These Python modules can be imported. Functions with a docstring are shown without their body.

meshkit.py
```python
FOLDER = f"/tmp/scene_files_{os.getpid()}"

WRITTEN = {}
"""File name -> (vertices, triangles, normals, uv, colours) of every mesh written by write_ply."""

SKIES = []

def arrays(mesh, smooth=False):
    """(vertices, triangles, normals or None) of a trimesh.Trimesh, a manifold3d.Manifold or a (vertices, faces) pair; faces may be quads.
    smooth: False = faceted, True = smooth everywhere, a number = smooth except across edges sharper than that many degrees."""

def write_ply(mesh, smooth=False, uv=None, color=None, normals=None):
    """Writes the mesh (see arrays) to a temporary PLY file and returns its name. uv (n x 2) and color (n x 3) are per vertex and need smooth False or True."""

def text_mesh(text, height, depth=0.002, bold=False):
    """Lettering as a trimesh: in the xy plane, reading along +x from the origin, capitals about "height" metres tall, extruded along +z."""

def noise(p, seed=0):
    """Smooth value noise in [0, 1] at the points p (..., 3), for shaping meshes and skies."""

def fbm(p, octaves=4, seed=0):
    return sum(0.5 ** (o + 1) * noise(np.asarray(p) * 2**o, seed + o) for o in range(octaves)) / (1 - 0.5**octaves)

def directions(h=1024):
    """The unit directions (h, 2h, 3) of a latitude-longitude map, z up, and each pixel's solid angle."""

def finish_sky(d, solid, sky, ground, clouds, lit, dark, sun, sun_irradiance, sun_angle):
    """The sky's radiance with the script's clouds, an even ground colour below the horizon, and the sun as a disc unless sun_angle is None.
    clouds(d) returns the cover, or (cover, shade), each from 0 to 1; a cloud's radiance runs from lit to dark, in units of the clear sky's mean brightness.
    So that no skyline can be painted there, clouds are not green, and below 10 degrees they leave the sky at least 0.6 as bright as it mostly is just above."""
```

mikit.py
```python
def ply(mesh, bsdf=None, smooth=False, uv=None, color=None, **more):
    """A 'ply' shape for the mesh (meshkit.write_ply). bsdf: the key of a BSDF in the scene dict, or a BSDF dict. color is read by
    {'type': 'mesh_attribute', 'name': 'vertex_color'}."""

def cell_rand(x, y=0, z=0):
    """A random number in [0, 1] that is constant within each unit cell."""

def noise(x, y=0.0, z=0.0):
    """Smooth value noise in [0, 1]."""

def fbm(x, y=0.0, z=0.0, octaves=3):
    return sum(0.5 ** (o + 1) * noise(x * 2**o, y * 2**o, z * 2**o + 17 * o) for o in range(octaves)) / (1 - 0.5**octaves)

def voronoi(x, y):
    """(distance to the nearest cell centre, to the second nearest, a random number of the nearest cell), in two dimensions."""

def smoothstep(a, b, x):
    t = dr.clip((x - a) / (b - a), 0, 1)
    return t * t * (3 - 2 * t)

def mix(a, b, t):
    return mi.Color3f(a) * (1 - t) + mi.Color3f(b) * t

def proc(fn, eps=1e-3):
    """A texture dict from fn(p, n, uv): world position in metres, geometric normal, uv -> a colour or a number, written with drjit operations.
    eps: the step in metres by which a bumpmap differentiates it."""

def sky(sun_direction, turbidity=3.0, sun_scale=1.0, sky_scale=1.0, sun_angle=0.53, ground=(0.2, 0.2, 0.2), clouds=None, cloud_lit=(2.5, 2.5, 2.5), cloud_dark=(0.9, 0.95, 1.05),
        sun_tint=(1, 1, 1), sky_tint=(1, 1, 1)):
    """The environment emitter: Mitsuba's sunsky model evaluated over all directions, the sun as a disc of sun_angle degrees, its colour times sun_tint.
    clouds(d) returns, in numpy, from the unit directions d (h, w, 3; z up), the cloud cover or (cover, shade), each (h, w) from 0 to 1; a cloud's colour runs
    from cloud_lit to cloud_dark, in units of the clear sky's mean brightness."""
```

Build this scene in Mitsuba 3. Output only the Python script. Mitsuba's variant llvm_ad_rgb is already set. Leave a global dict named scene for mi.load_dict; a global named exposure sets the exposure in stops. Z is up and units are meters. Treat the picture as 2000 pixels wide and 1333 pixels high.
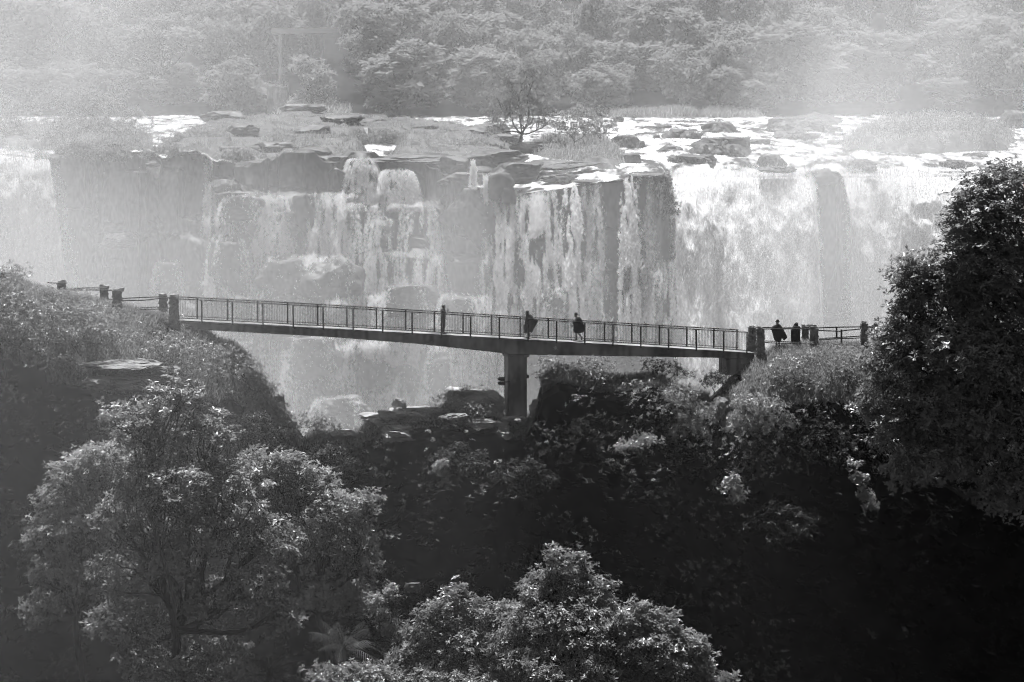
import math
import numpy as np, trimesh, shapely, drjit as dr, mitsuba as mi
import manifold3d as m3
import mikit
from meshkit import noise as nz, fbm as fb

scene, labels = {}, {}
T = mi.ScalarTransform4f

# ------------------------------------------------------------------ camera, sky, exposure
CZ, PITCH, HFOV = 15.0, math.atan(516.5 / 4918.0), 2 * math.degrees(math.atan(1000 / 4918.0))
scene['camera'] = {'type': 'perspective', 'fov': HFOV, 'fov_axis': 'x', 'near_clip': 1.0, 'far_clip': 3000.0,
                   'to_world': T().look_at(origin=[0, 0, CZ], target=[0, 100, CZ - 100 * math.tan(PITCH)], up=[0, 0, 1]),
                   'medium': {'type': 'ref', 'id': 'haze_medium'}}
SUN = (-0.06, 0.26, 0.964)
scene['sky'] = mikit.sky(SUN, turbidity=3, sun_tint=(0.865, 1.026, 1.317), ground=(0.04, 0.04, 0.04),
                         clouds=lambda d: 1.0, cloud_lit=(0.2, 0.2, 0.2), cloud_dark=(0.2, 0.2, 0.2))
labels['sky'] = {'label': 'pale hazy sky', 'kind': 'structure'}
exposure = 2.55

F = 4918.0
CP, SP = math.cos(PITCH), math.sin(PITCH)


def P(px, py, d):
    """Point at depth y = d that stands at photo pixel (px, py) of 2000 x 1333."""
    r, u = (px - 1000.0) / F, (666.5 - py) / F
    k = d / (CP + u * SP)
    return np.array([r * k, d, CZ + k * (u * CP - SP)])


def pxm(d):
    return d / F      # metres per photo pixel at distance d


# ------------------------------------------------------------------ materials (all neutral grey: the photograph is black and white)
def grey(v):
    return {'type': 'rgb', 'value': [v, v, v]}


def principled(v, rough=0.6, spec=0.5, metallic=0.0):
    c = v if isinstance(v, dict) else grey(v)
    return {'type': 'twosided', 'bsdf': {'type': 'principled', 'base_color': c, 'roughness': rough, 'specular': spec, 'metallic': metallic}}


def thinleaf(v, rough=0.4, trans=0.9):
    return {'type': 'principledthin', 'base_color': grey(v), 'roughness': rough, 'diff_trans': trans, 'eta': 1.5}


def glossleaf(v, rough=0.3, gloss=0.45):
    """A waxy leaf: half lets light through, half mirrors it."""
    return {'type': 'blendbsdf', 'weight': gloss, 'a': thinleaf(v, 0.4, 1.1), 'b': {'type': 'twosided', 'bsdf': {'type': 'principled', 'base_color': grey(v), 'roughness': rough, 'specular': 1.0, 'clearcoat': 0.8, 'clearcoat_gloss': 0.6}}}


def rock_tex(lo, hi, s, sz=1.6):
    def f(p, n, uv):
        a = mikit.fbm(p.x * s, p.y * s, p.z * s * sz, 4)
        b = mikit.noise(p.x * s * 9, p.y * s * 9, p.z * s * 7 * sz)
        return mikit.mix(lo, hi, dr.clip(0.25 + 1.5 * (a - 0.35) + 0.35 * (b - 0.5), 0, 1))
    return mikit.proc(f)


def river_tex(p, n, uv):
    a = mikit.fbm(p.x * 0.5, p.y * 0.13, 0.0, 4)
    b = mikit.noise(p.x * 2.6, p.y * 0.7, 3.0)
    return mikit.mix(0.05, 0.72, mikit.smoothstep(0.28, 0.56, a + 0.22 * (b - 0.5)))


def concrete_tex(p, n, uv):
    a = mikit.fbm(p.x * 0.9, p.y * 0.9, p.z * 0.5, 4)
    b = mikit.noise(p.x * 5.0, p.y * 5.0, p.z * 0.35)
    return mikit.mix(0.08, 0.32, dr.clip(2.2 * (a - 0.3) + 0.7 * (b - 0.5), 0, 1))


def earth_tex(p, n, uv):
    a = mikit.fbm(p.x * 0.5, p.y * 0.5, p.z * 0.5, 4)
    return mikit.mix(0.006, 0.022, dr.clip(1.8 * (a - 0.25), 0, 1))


def bark_tex(p, n, uv):
    a = mikit.fbm(p.x * 5, p.y * 5, p.z * 1.4, 3)
    return mikit.mix(0.035, 0.11, a)


MATS = {
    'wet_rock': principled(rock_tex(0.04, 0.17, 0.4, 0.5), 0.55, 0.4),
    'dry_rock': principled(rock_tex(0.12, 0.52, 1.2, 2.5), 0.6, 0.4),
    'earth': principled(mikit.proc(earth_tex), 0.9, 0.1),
    'concrete': principled(mikit.proc(concrete_tex), 0.8, 0.3),
    'river_water': principled(mikit.proc(river_tex), 0.3, 0.6),
    'foam': {'type': 'twosided', 'bsdf': {'type': 'diffuse', 'reflectance': grey(0.72)}},
    'spray': thinleaf(0.95, 0.35, 1.0),
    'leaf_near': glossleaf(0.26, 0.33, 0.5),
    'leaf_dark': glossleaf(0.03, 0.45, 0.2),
    'leaf_pale': glossleaf(0.32, 0.36, 0.4),
    'leaf_far': thinleaf(0.34, 0.5, 0.7),
    'leaf_palm': glossleaf(0.09, 0.45, 0.2),
    'grass': thinleaf(0.42, 0.5, 1.1),
    'bark': principled(mikit.proc(bark_tex), 0.85, 0.2),
    'dark_steel': principled(0.05, 0.45, 0.5),
    'pale_steel': principled(0.24, 0.45, 0.5),
    'stone': principled(rock_tex(0.10, 0.34, 3.0), 0.7, 0.3),
    'timber': principled(0.06, 0.7, 0.3),
    'cloth_dark': principled(0.045, 0.8, 0.2),
    'cloth_mid': principled(0.12, 0.8, 0.2),
    'cloth_pale': principled(0.6, 0.8, 0.2),
    'skin': principled(0.28, 0.5, 0.4),
    'hair': principled(0.02, 0.5, 0.4),
    'lens_glass': principled(0.3, 0.15, 0.8),
}
scene.update({'mat_' + k: v for k, v in MATS.items()})


def ply(mesh, mat, **kw):
    return mikit.ply(mesh, 'mat_' + mat, **kw)


# ------------------------------------------------------------------ helpers
USED = set()


def key_for(name):
    k, n = name, 0
    while k in USED:
        n += 1
        k = f'{name}_{n:03d}'
    USED.add(k)
    return k


def thing(name, label=None, cat=None, group=None, kind=None):
    k = key_for(name)
    e = {}
    if label:
        e['label'] = label
    if cat:
        e['category'] = cat
    if group:
        e['group'] = group
    if kind:
        e['kind'] = kind
    labels[k] = e
    return k


def add(key, mesh, mat, smooth=False, **kw):
    scene[key] = ply(mesh, mat, smooth=smooth, **kw)
    return key


def part(root, name, mesh, mat, smooth=False, label=None, kind=None):
    k = key_for(f'{root}__{name}')
    add(k, mesh, mat, smooth)
    e = {}
    if label:
        e['label'] = label
    if kind:
        e['kind'] = kind
    if e:
        labels[k] = e
    return k


def one(name, mesh, mat, label, cat=None, group=None, kind=None, smooth=False):
    k = thing(name, label, cat, group, kind)
    add(k, mesh, mat, smooth)
    return k


def unit(v):
    return v / np.maximum(np.linalg.norm(v, axis=-1, keepdims=True), 1e-12)


def rdir(rng, n):
    return unit(rng.normal(size=(n, 3)))


def join(ms):
    vs, fs, at = [], [], 0
    for v, f in ms:
        v, f = np.asarray(v, float), np.asarray(f, int)
        if f.shape[1] == 4:
            f = np.vstack([f[:, [0, 1, 2]], f[:, [0, 2, 3]]])
        vs.append(v)
        fs.append(f + at)
        at += len(v)
    return np.vstack(vs), np.vstack(fs)


def box(c, h, ax=None):
    """A box of half sizes h about c; ax = rows of its own axes."""
    v = np.array([[x, y, z] for x in (-1, 1) for y in (-1, 1) for z in (-1, 1)], float) * np.asarray(h)
    v = v @ (np.eye(3) if ax is None else np.asarray(ax)) + np.asarray(c)
    f = np.array([[0, 1, 3, 2], [4, 6, 7, 5], [0, 4, 5, 1], [2, 3, 7, 6], [0, 2, 6, 4], [1, 5, 7, 3]])
    return v, f


def beam(p0, p1, w, h, up=(0, 0, 1)):
    p0, p1 = np.asarray(p0, float), np.asarray(p1, float)
    a = unit(p1 - p0)
    s = unit(np.cross(np.asarray(up, float), a)) if abs(a @ np.asarray(up, float)) < 0.99 else np.array([1.0, 0, 0])
    t = np.cross(a, s)
    return box((p0 + p1) / 2, (np.linalg.norm(p1 - p0) / 2, w / 2, h / 2), [a, s, t])


def tube(pts, rad, sides=6):
    p = np.asarray(pts, float)
    rad = np.broadcast_to(np.asarray(rad, float), (len(p),))
    t = unit(np.gradient(p, axis=0))
    a = unit(np.cross(t, np.where(np.abs(t[:, 2:]) < 0.9, [0, 0, 1.0], [1.0, 0, 0])))
    b = np.cross(t, a)
    g = np.arange(sides) * 2 * np.pi / sides
    v = p[:, None] + rad[:, None, None] * (np.cos(g)[None, :, None] * a[:, None] + np.sin(g)[None, :, None] * b[:, None])
    i, j = np.meshgrid(np.arange(len(p) - 1), np.arange(sides), indexing='ij')
    q = np.stack([i * sides + j, i * sides + (j + 1) % sides, (i + 1) * sides + (j + 1) % sides, (i + 1) * sides + j], -1).reshape(-1, 4)
    return join([(v.reshape(-1, 3), q)])


def limb(p0, p1, r0, r1, rng, wig=0.08, n=7, sag=0.0):
    p0, p1 = np.asarray(p0, float), np.asarray(p1, float)
    s = np.linspace(0, 1, n)[:, None]
    L = np.linalg.norm(p1 - p0)
    off = rng.normal(size=(3, 3)) * wig * L
    w = sum(np.sin(np.pi * s * (k + 1)) * off[k] / (k + 1) for k in range(3))
    p = p0 + (p1 - p0) * s + w
    p[:, 2] += sag * L * np.sin(np.pi * s[:, 0])
    return p, np.linspace(r0, r1, n)


def leaves(c, n_per, spread, size, rng, up=0.5, wide=0.45, flat=0.8):
    """Rosettes of folded leaf blades round the twig tips c: 4 vertices, 2 triangles per leaf."""
    c = np.asarray(c, float)
    nr = max(1, round(n_per / 9))
    k = max(3, round(n_per / nr))
    out = np.repeat(unit(c - c.mean(0) + 1e-6), nr, axis=0)
    r = np.repeat(c, nr, axis=0) + rng.normal(size=(len(c) * nr, 3)) * spread * [1, 1, flat]
    ax = unit(out * 0.45 + [0, 0, 0.5 + up * 0.6] + rng.normal(size=r.shape) * 0.33)
    u = unit(np.cross(ax, rdir(rng, len(r))))
    w = np.cross(ax, u)
    ph = (np.arange(k)[None] * 2.4 + rng.uniform(0, 6.28, (len(r), 1)) + rng.normal(size=(len(r), k)) * 0.3)[..., None]
    el = rng.uniform(-0.25, 0.75, (len(r), k, 1))
    d = np.cos(el) * (np.cos(ph) * u[:, None] + np.sin(ph) * w[:, None]) + np.sin(el) * ax[:, None]
    d = unit(d + [0, 0, -0.12]).reshape(-1, 3)
    axr = np.repeat(ax, k, axis=0)
    n = len(d)
    pos = np.repeat(r, k, axis=0) + d * size * 0.12 + rng.normal(size=(n, 3)) * size * 0.12
    nn = unit(axr - d * (axr * d).sum(1, keepdims=True) + rng.normal(size=(n, 3)) * 0.22)
    sd = unit(np.cross(d, nn))
    L = size * rng.uniform(0.65, 1.3, (n, 1))
    W = L * wide
    v = np.stack([pos, pos + d * L * 0.5 + sd * W * 0.5 + nn * W * 0.1, pos + d * L - nn * W * 0.12, pos + d * L * 0.5 - sd * W * 0.5 + nn * W * 0.1], 1).reshape(-1, 3)
    q = np.arange(n)[:, None] * 4
    return v, np.vstack([q + [0, 1, 2], q + [0, 2, 3]])


def blob_points(blobs, n, rng, lower=-0.35, seed=0):
    """Cluster centres in a lumpy shell of each ellipsoid (centre, radii)."""
    vol = np.array([b[1][0] * b[1][2] + b[1][0] * b[1][1] for b in blobs], float)
    out, own = [], []
    for i, (ce, ra) in enumerate(blobs):
        m = max(3, int(n * vol[i] / vol.sum()))
        d = rdir(rng, m * 4)
        d = d[d[:, 2] > lower + 0.25 * rng.normal(size=len(d))][:m]
        lump = 0.62 + 0.75 * nz(d * 2.3 + 11 * i, seed) * 0.9
        r = rng.uniform(0.55, 1.0, (len(d), 1)) ** 0.5 * lump[:, None]
        out.append(np.asarray(ce) + d * r * np.asarray(ra))
        own.append(np.full(len(d), i))
    return np.vstack(out), np.concatenate(own)


def tree_mesh(base, fork, blobs, n, per, spread, size, rng, r0=0.2, twigs=10, up=0.5, lower=-0.35, seed=0, wide=0.45, wig=0.08):
    cl, own = blob_points(blobs, n, rng, lower, seed)
    tubes = []
    p, r = limb(base, fork, r0, r0 * 0.72, rng, 0.05)
    r[0] *= 1.35
    tubes.append(tube(p, r, 8))
    for i, (ce, ra) in enumerate(blobs):
        hub = np.asarray(ce, float) + [0, 0, -0.35 * ra[2]]
        p, r = limb(fork, hub, r0 * 0.55, r0 * 0.22, rng, wig, 8)
        tubes.append(tube(p, r, 6))
        mine = cl[own == i]
        for t in mine[rng.permutation(len(mine))[:twigs]]:
            st = p[rng.integers(4, 8)]
            q, rr = limb(st, t, r0 * 0.2, r0 * 0.05, rng, 0.1, 5)
            tubes.append(tube(q, rr, 4))
    return join(tubes), leaves(cl, per, spread, size, rng, up, wide)


def grid_faces(nr, nc):
    i, j = np.meshgrid(np.arange(nr - 1), np.arange(nc - 1), indexing='ij')
    a = i * nc + j
    return np.stack([a, a + 1, a + nc + 1, a + nc], -1).reshape(-1, 4)


def sstep(a, b, x):
    t = np.clip((x - a) / (b - a), 0, 1)
    return t * t * (3 - 2 * t)


_ico = trimesh.creation.icosphere(subdivisions=4)
_ico3 = trimesh.creation.icosphere(subdivisions=3)


def rock(c, size, seed, blocky=9, rough=0.10, fine=True, strata=0.05):
    """A weathered boulder: cut by random planes, with bedding steps and noise."""
    rng = np.random.default_rng(seed)
    m = _ico if fine else _ico3
    d = np.array(m.vertices)
    n = rdir(rng, blocky + 5)
    n = np.vstack([n, [[0, 0, 1.0]], unit(np.array([[0.2, -1, 0.1]]))])
    off = rng.uniform(0.62, 0.95, len(n))
    dot = d @ n.T
    r = np.min(np.where(dot > 0.05, off / np.maximum(dot, 0.05), 9), axis=1)
    r = np.minimum(r, 1.15)
    r *= 1 + rough * (fb(d * 2.6 + seed, 4) - 0.5) * 3 + 0.05 * (fb(d * 9 + seed, 2) - 0.5)
    v = d * r[:, None]
    lay = nz(np.stack([v[:, 0] * 0.7 + seed, v[:, 1] * 0.7, v[:, 2] * 7], 1), seed)
    v[:, :2] *= (1 + strata * (lay - 0.5) * 2)[:, None]
    return v * np.asarray(size) + np.asarray(c), np.array(m.faces)


def slab(c, size, seed, layers=3, edge=None):
    """A ledge of bedded rock: broken angular layers stacked on each other."""
    rng = np.random.default_rng(seed)
    bits, z = [], -1.0
    hs = rng.uniform(0.5, 1.5, layers)
    hs = hs / hs.sum() * 2
    for k in range(layers):
        n = rng.integers(6, 10)
        a = np.sort(rng.uniform(0, 2 * np.pi, n) * 0.35 + np.arange(n) / n * 2 * np.pi)
        r = rng.uniform(0.72, 1.08, n) * (1 - 0.10 * k) 
        pts = np.stack([np.cos(a) * r + rng.normal() * 0.09, np.sin(a) * r + rng.normal() * 0.09], 1)
        h = hs[k] + 0.02
        e = m3.CrossSection([pts]).extrude(h, scale_top=(rng.uniform(0.86, 0.99), rng.uniform(0.86, 0.99)))
        bits.append(e.rotate((rng.normal() * 2.5, rng.normal() * 2.5, 0)).translate((0, 0, z)))
        z += h - 0.02
    m = m3.Manifold.batch_boolean(bits, m3.OpType.Add).scale(tuple(float(q) for q in size))
    m = m.refine_to_length(edge or 0.16 * max(size)).to_mesh()
    v, f = np.array(m.vert_properties[:, :3], float), np.array(m.tri_verts)
    q = v / max(size)
    am = min(0.16 * max(size), 0.5 * min(size))
    v = v + am * np.stack([fb(q * 3 + seed + o, 4) - 0.5 for o in (0, 31, 67)], 1) * 1.6
    return v + np.asarray(c), f


# ------------------------------------------------------------------ large structure: river bed, cliff, river
LIP = np.array([(-900, 300, 296), (-400, 300, 294), (0, 303, 290), (95, 312, 289), (114, 300, 291.5), (200, 293, 288), (290, 288, 283), (410, 300, 280), (430, 318, 279), (520, 318, 278),
                (640, 316, 277), (668, 318, 276), (690, 312, 276), (735, 312, 276), (760, 326, 275.5), (830, 334, 275), (868, 356, 270), (885, 366, 266), (952, 368, 266),
                (964, 386, 268), (1005, 386, 268), (1060, 374, 267), (1160, 360, 266), (1176, 358, 263.5), (1215, 354, 263), (1240, 346, 263), (1288, 344, 264), (1298, 350, 276),
                (1310, 346, 281), (1572, 346, 282), (1582, 340, 279), (1636, 340, 279), (1646, 347, 282), (1900, 345, 284), (2400, 340, 290), (2900, 340, 296)], float)
LP = np.array([P(*r) for r in LIP])
_left = lambda X: sstep(-50.5, -48, X) * (1 - sstep(-19.5, -17.5, X))          # the broken brink between the left fall and the middle cascade
_blk = lambda X: nz(np.stack([np.floor(X / 2.7 + 0.6 * nz(np.stack([X * 0.9, 0 * X, 0 * X], -1), 4)), 0 * X + 5, 0 * X], -1), 17)
lipY = lambda X: np.interp(X, LP[:, 0], LP[:, 1]) + _left(X) * 5.0 * (_blk(np.asarray(X, float)) - 0.5)
lipZ = lambda X: np.interp(X, LP[:, 0], LP[:, 2]) + _left(X) * (2.2 * (fb(np.stack([np.asarray(X, float) * 0.3, 0 * X, 0 * X], -1), 4, 18) - 0.5) - 0.9 * _blk(np.asarray(X, float) + 7))
zr = lambda y: 4.6 + (y - 270) * 0.0091          # the river's level rises slowly upstream


def on_river(px, py):
    d = 12.857 / ((py - 150) / F + 0.0091)
    p = P(px, py, d)
    return p


def river_poly(pts):
    return shapely.Polygon([on_river(*q)[:2] for q in pts])


ISLES = [
    (river_poly([(300, 292), (400, 258), (470, 246), (560, 241), (700, 239), (800, 249), (900, 264), (985, 276), (1005, 292), (975, 330), (930, 375), (860, 380), (640, 352), (400, 330), (300, 310)]), 1.5),
    (river_poly([(1015, 292), (1050, 280), (1130, 274), (1200, 279), (1240, 312), (1238, 326), (1180, 330), (1100, 318), (1030, 306)]), 1.0),
    (river_poly([(1640, 284), (1690, 262), (1800, 244), (1930, 248), (1985, 268), (1975, 296), (1760, 304), (1655, 296)]), 1.7),
    (river_poly([(1495, 247), (1560, 233), (1660, 236), (1640, 254), (1540, 260)]), 0.9),
    (river_poly([(-260, 268), (60, 262), (170, 252), (235, 250), (300, 270), (320, 330), (112, 330), (100, 296), (-260, 292)]), 1.5),
    (river_poly([(1950, 225), (2100, 215), (2150, 250), (1990, 252)]), 1.0),
]
CHANNEL = river_poly([(700, 285), (740, 283), (800, 290), (810, 296), (790, 300), (745, 330), (700, 330), (712, 300), (690, 292)])


from scipy.spatial import cKDTree


def isle_height(x, y, raw=False):
    pt = shapely.points(x, y)
    h = np.zeros(x.shape)
    for poly, top in ISLES:
        d = np.where(shapely.contains(poly, pt), shapely.distance(poly.exterior, pt), -shapely.distance(poly, pt))
        h = np.maximum(h, sstep(-2.0, 5.0, d) * top)
    d = np.where(shapely.contains(CHANNEL, pt), shapely.distance(CHANNEL.exterior, pt), -shapely.distance(CHANNEL, pt))
    h = h * (1 - 0.95 * sstep(-1.0, 1.2, d))
    return h if raw else h * (0.35 + 0.65 * sstep(6, 40, y - lipY(x)))


def water_level(X, x, y):
    k = sstep(2, 38, y - lipY(X))
    return lipZ(X) * (1 - k) + zr(y) * k


XS = np.concatenate([np.arange(-120, -62, 2.0), np.arange(-62, 62, 0.5), np.arange(62, 121, 2.0)])
TS = np.linspace(0, 1, 165) ** 1.7
gX, gT = np.meshgrid(XS, TS)
gY = lipY(gX) + gT * (522 - lipY(gX))
gx = gX * (1 + gT * 0.95)
ih = isle_height(gx, gY)
bed = water_level(gX, gx, gY) - 0.9 + ih * (0.75 + 1.1 * fb(np.stack([gx * 0.16, gY * 0.07, gx * 0], -1), 4, 5)) + 0.9 * sstep(0.1, 0.7, ih)
bed = bed + np.minimum(ih, 1) * 1.3 * (fb(np.stack([gx * 0.28, gY * 0.12, gx * 0], -1), 4, 6) - 0.5)
stp = np.floor(bed * 1.8 + 1.2 * fb(np.stack([gx * 0.5, gY * 0.2, gx * 0], -1), 3, 8)) / 1.8
bed = np.where(ih > 0.05, 0.25 * bed + 0.75 * stp + 0.1, bed) + 0.25 * (fb(np.stack([gx * 0.8, gY * 0.4, gx * 0], -1), 3, 9) - 0.5)
top_rows = np.stack([gx, gY, bed], -1)
_bt = cKDTree(np.stack([gx.ravel(), gY.ravel()], 1))
bedZ = lambda x, y: bed.ravel()[_bt.query(np.stack([x, y], -1))[1]]

# the face below the lip: buttresses, ledges, lumps
ZN = 150
s = np.linspace(0, 1, ZN)[1:]
depth = 58 * s ** 1.25
fX, fD = np.meshgrid(XS, depth)
fZ = lipZ(fX) - fD
LEDGE = [  # (px0, px1, py, step out in metres)
    (395, 445, 354, 2.0), (440, 600, 378, 3.0), (600, 700, 376, 3.6), (660, 870, 398, 4.0), (1130, 1190, 512, 2.0), (1255, 1330, 512, 2.6), (420, 1000, 492, 2.2),
    (100, 480, 470, 1.6), (460, 980, 566, 2.8), (980, 1130, 545, 3.0), (300, 1000, 650, 2.5), (420, 1000, 742, 3.0), (100, 420, 600, 2.0), (1300, 2100, 640, 2.0)]
LUMPS = [  # (px, py, half width px, half height px, out)
    (572, 540, 50, 45, 2.6), (640, 570, 40, 50, 1.5), (795, 590, 42, 36, 2.8), (893, 600, 34, 26, 2.4), (1095, 570, 24, 30, 1.6), (1295, 545, 26, 60, 2.0), (545, 412, 48, 30, 1.2),
    (490, 395, 40, 18, 1.6), (700, 352, 34, 44, 1.5), (785, 372, 40, 40, 1.6), (430, 372, 36, 16, 1.4), (600, 700, 60, 60, 2.4), (930, 640, 30, 50, 2.2), (735, 640, 44, 60, 2.4), (680, 790, 60, 40, 2.5)]
face_px = 1000 + fX / 270.0 * F
face_py = 150 + (CZ - fZ) / 270.0 * F
nX = fX + 1.2 * (fb(np.stack([fX * 0.2, fZ * 0.08, fX * 0], -1), 3, 21) - 0.5)
col = nz(np.stack([np.floor(nX / 2.3), fX * 0 + 3.0, np.floor((fZ + 3 * nz(np.stack([np.floor(nX / 2.3), fX * 0, fX * 0], -1), 2)) / 7.0)], -1), 31)
out = 1.7 * (col - 0.5) + 3.2 * (fb(np.stack([fX * 0.13, fZ * 0.05, fX * 0], -1), 4, 33) - 0.5) + 0.7 * (fb(np.stack([fX * 0.9, fZ * 0.5, fX * 0], -1), 3, 34) - 0.5)
out += 0.2 * (nz(np.stack([fX * 0.5, fX * 0, fZ * 0.9], -1), 35) - 0.5)
smooth_wall = sstep(870, 890, face_px) * (1 - sstep(950, 962, face_px)) + sstep(1172, 1182, face_px) * (1 - sstep(1286, 1296, face_px)) + sstep(1574, 1582, face_px) * (1 - sstep(1634, 1644, face_px))
out *= (1 - 0.6 * np.clip(smooth_wall, 0, 1)) * sstep(0, 2.5, fD) * (1 + 0.7 * (face_px < 430) * (face_px > 110))
out += 0.05 * fD
lev = 9.0 * (fb(np.stack([fX * 0.25, fZ * 0, fX * 0], -1), 3, 41) - 0.5)
for a, b, py, o in LEDGE:
    w = sstep(a - 14, a + 14, face_px) * (1 - sstep(b - 14, b + 14, face_px))
    out += o * w * sstep(-7, 7, face_py + 2 * lev - py)
for cx, cy, rx, ry, o in LUMPS:
    q = ((face_px - cx) / rx) ** 2 + ((face_py - cy) / ry) ** 2
    out += o * np.sqrt(np.clip(1 - q, 0, 1))
face_rows = np.stack([fX + 0 * fD, lipY(fX) - out, fZ], -1)
all_rows = np.concatenate([top_rows[::-1], face_rows])
scene['cliff'] = ply((all_rows.reshape(-1, 3), grid_faces(len(all_rows), len(XS))), 'wet_rock', smooth=35)
labels['cliff'] = {'label': 'dark wet rock cliff and river bed behind the footbridge', 'kind': 'structure'}


def face_out(x, z):
    """Depth y of the cliff face at world x, height z."""
    col_i = np.clip(np.searchsorted(XS, x), 0, len(XS) - 1)
    yy = np.empty(np.shape(x))
    for k in np.ndindex(np.shape(x)):
        c = col_i[k]
        yy[k] = np.interp(-z[k], -fZ[:, c], face_rows[:, c, 1])
    return yy


# the river: rapids as a displaced sheet
TR = np.linspace(0, 1, 230) ** 1.45
XR = np.concatenate([np.arange(-120, -60, 2.5), np.arange(-60, 62, 0.42), np.arange(62, 121, 2.5)])
rX, rT = np.meshgrid(XR, TR)
rY = lipY(rX) - 0.5 + rT * (516 - lipY(rX))
rx = rX * (1 + rT * 0.95)
wav = 0.75 * (fb(np.stack([rx * 0.35, rY * 0.22, rx * 0], -1), 4, 51) - 0.5) + 0.45 * (np.abs(fb(np.stack([rx * 0.8, rY * 0.6, rx * 0], -1), 3, 52) - 0.5) * -2 + 0.5)
rZ = water_level(rX, rx, rY) + 0.05 + wav * (0.55 + 0.45 * sstep(0, 12, rY - lipY(rX)))
rih = isle_height(rx, rY, True)
fq = grid_faces(len(TR), len(XR))
keep = (rih.reshape(-1)[fq] < 0.75).any(1)
V = np.stack([rx, rY, rZ], -1).reshape(-1, 3)
scene['river'] = ply((V, fq[keep]), 'river_water', smooth=True)
labels['river'] = {'label': 'white rapids of the river above the falls', 'kind': 'structure'}

# the far bank and its hill
bx, by = np.meshgrid(np.linspace(-245, 245, 70), np.concatenate([np.linspace(506, 540, 14), np.linspace(548, 780, 30)]))
bz = zr(500) - 1.2 + sstep(506, 512, by) * 1.6 + np.maximum(by - 512, 0) * 0.17 + 2.5 * (fb(np.stack([bx * 0.04, by * 0.04, bx * 0], -1), 4, 61) - 0.5) * sstep(506, 530, by)
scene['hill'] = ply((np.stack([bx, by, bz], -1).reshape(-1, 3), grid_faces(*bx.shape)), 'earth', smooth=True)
labels['hill'] = {'label': 'wooded hillside rising behind the river', 'kind': 'structure'}
hillZ = lambda x, y: zr(500) + 0.4 + np.maximum(y - 512, 0) * 0.17

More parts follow.
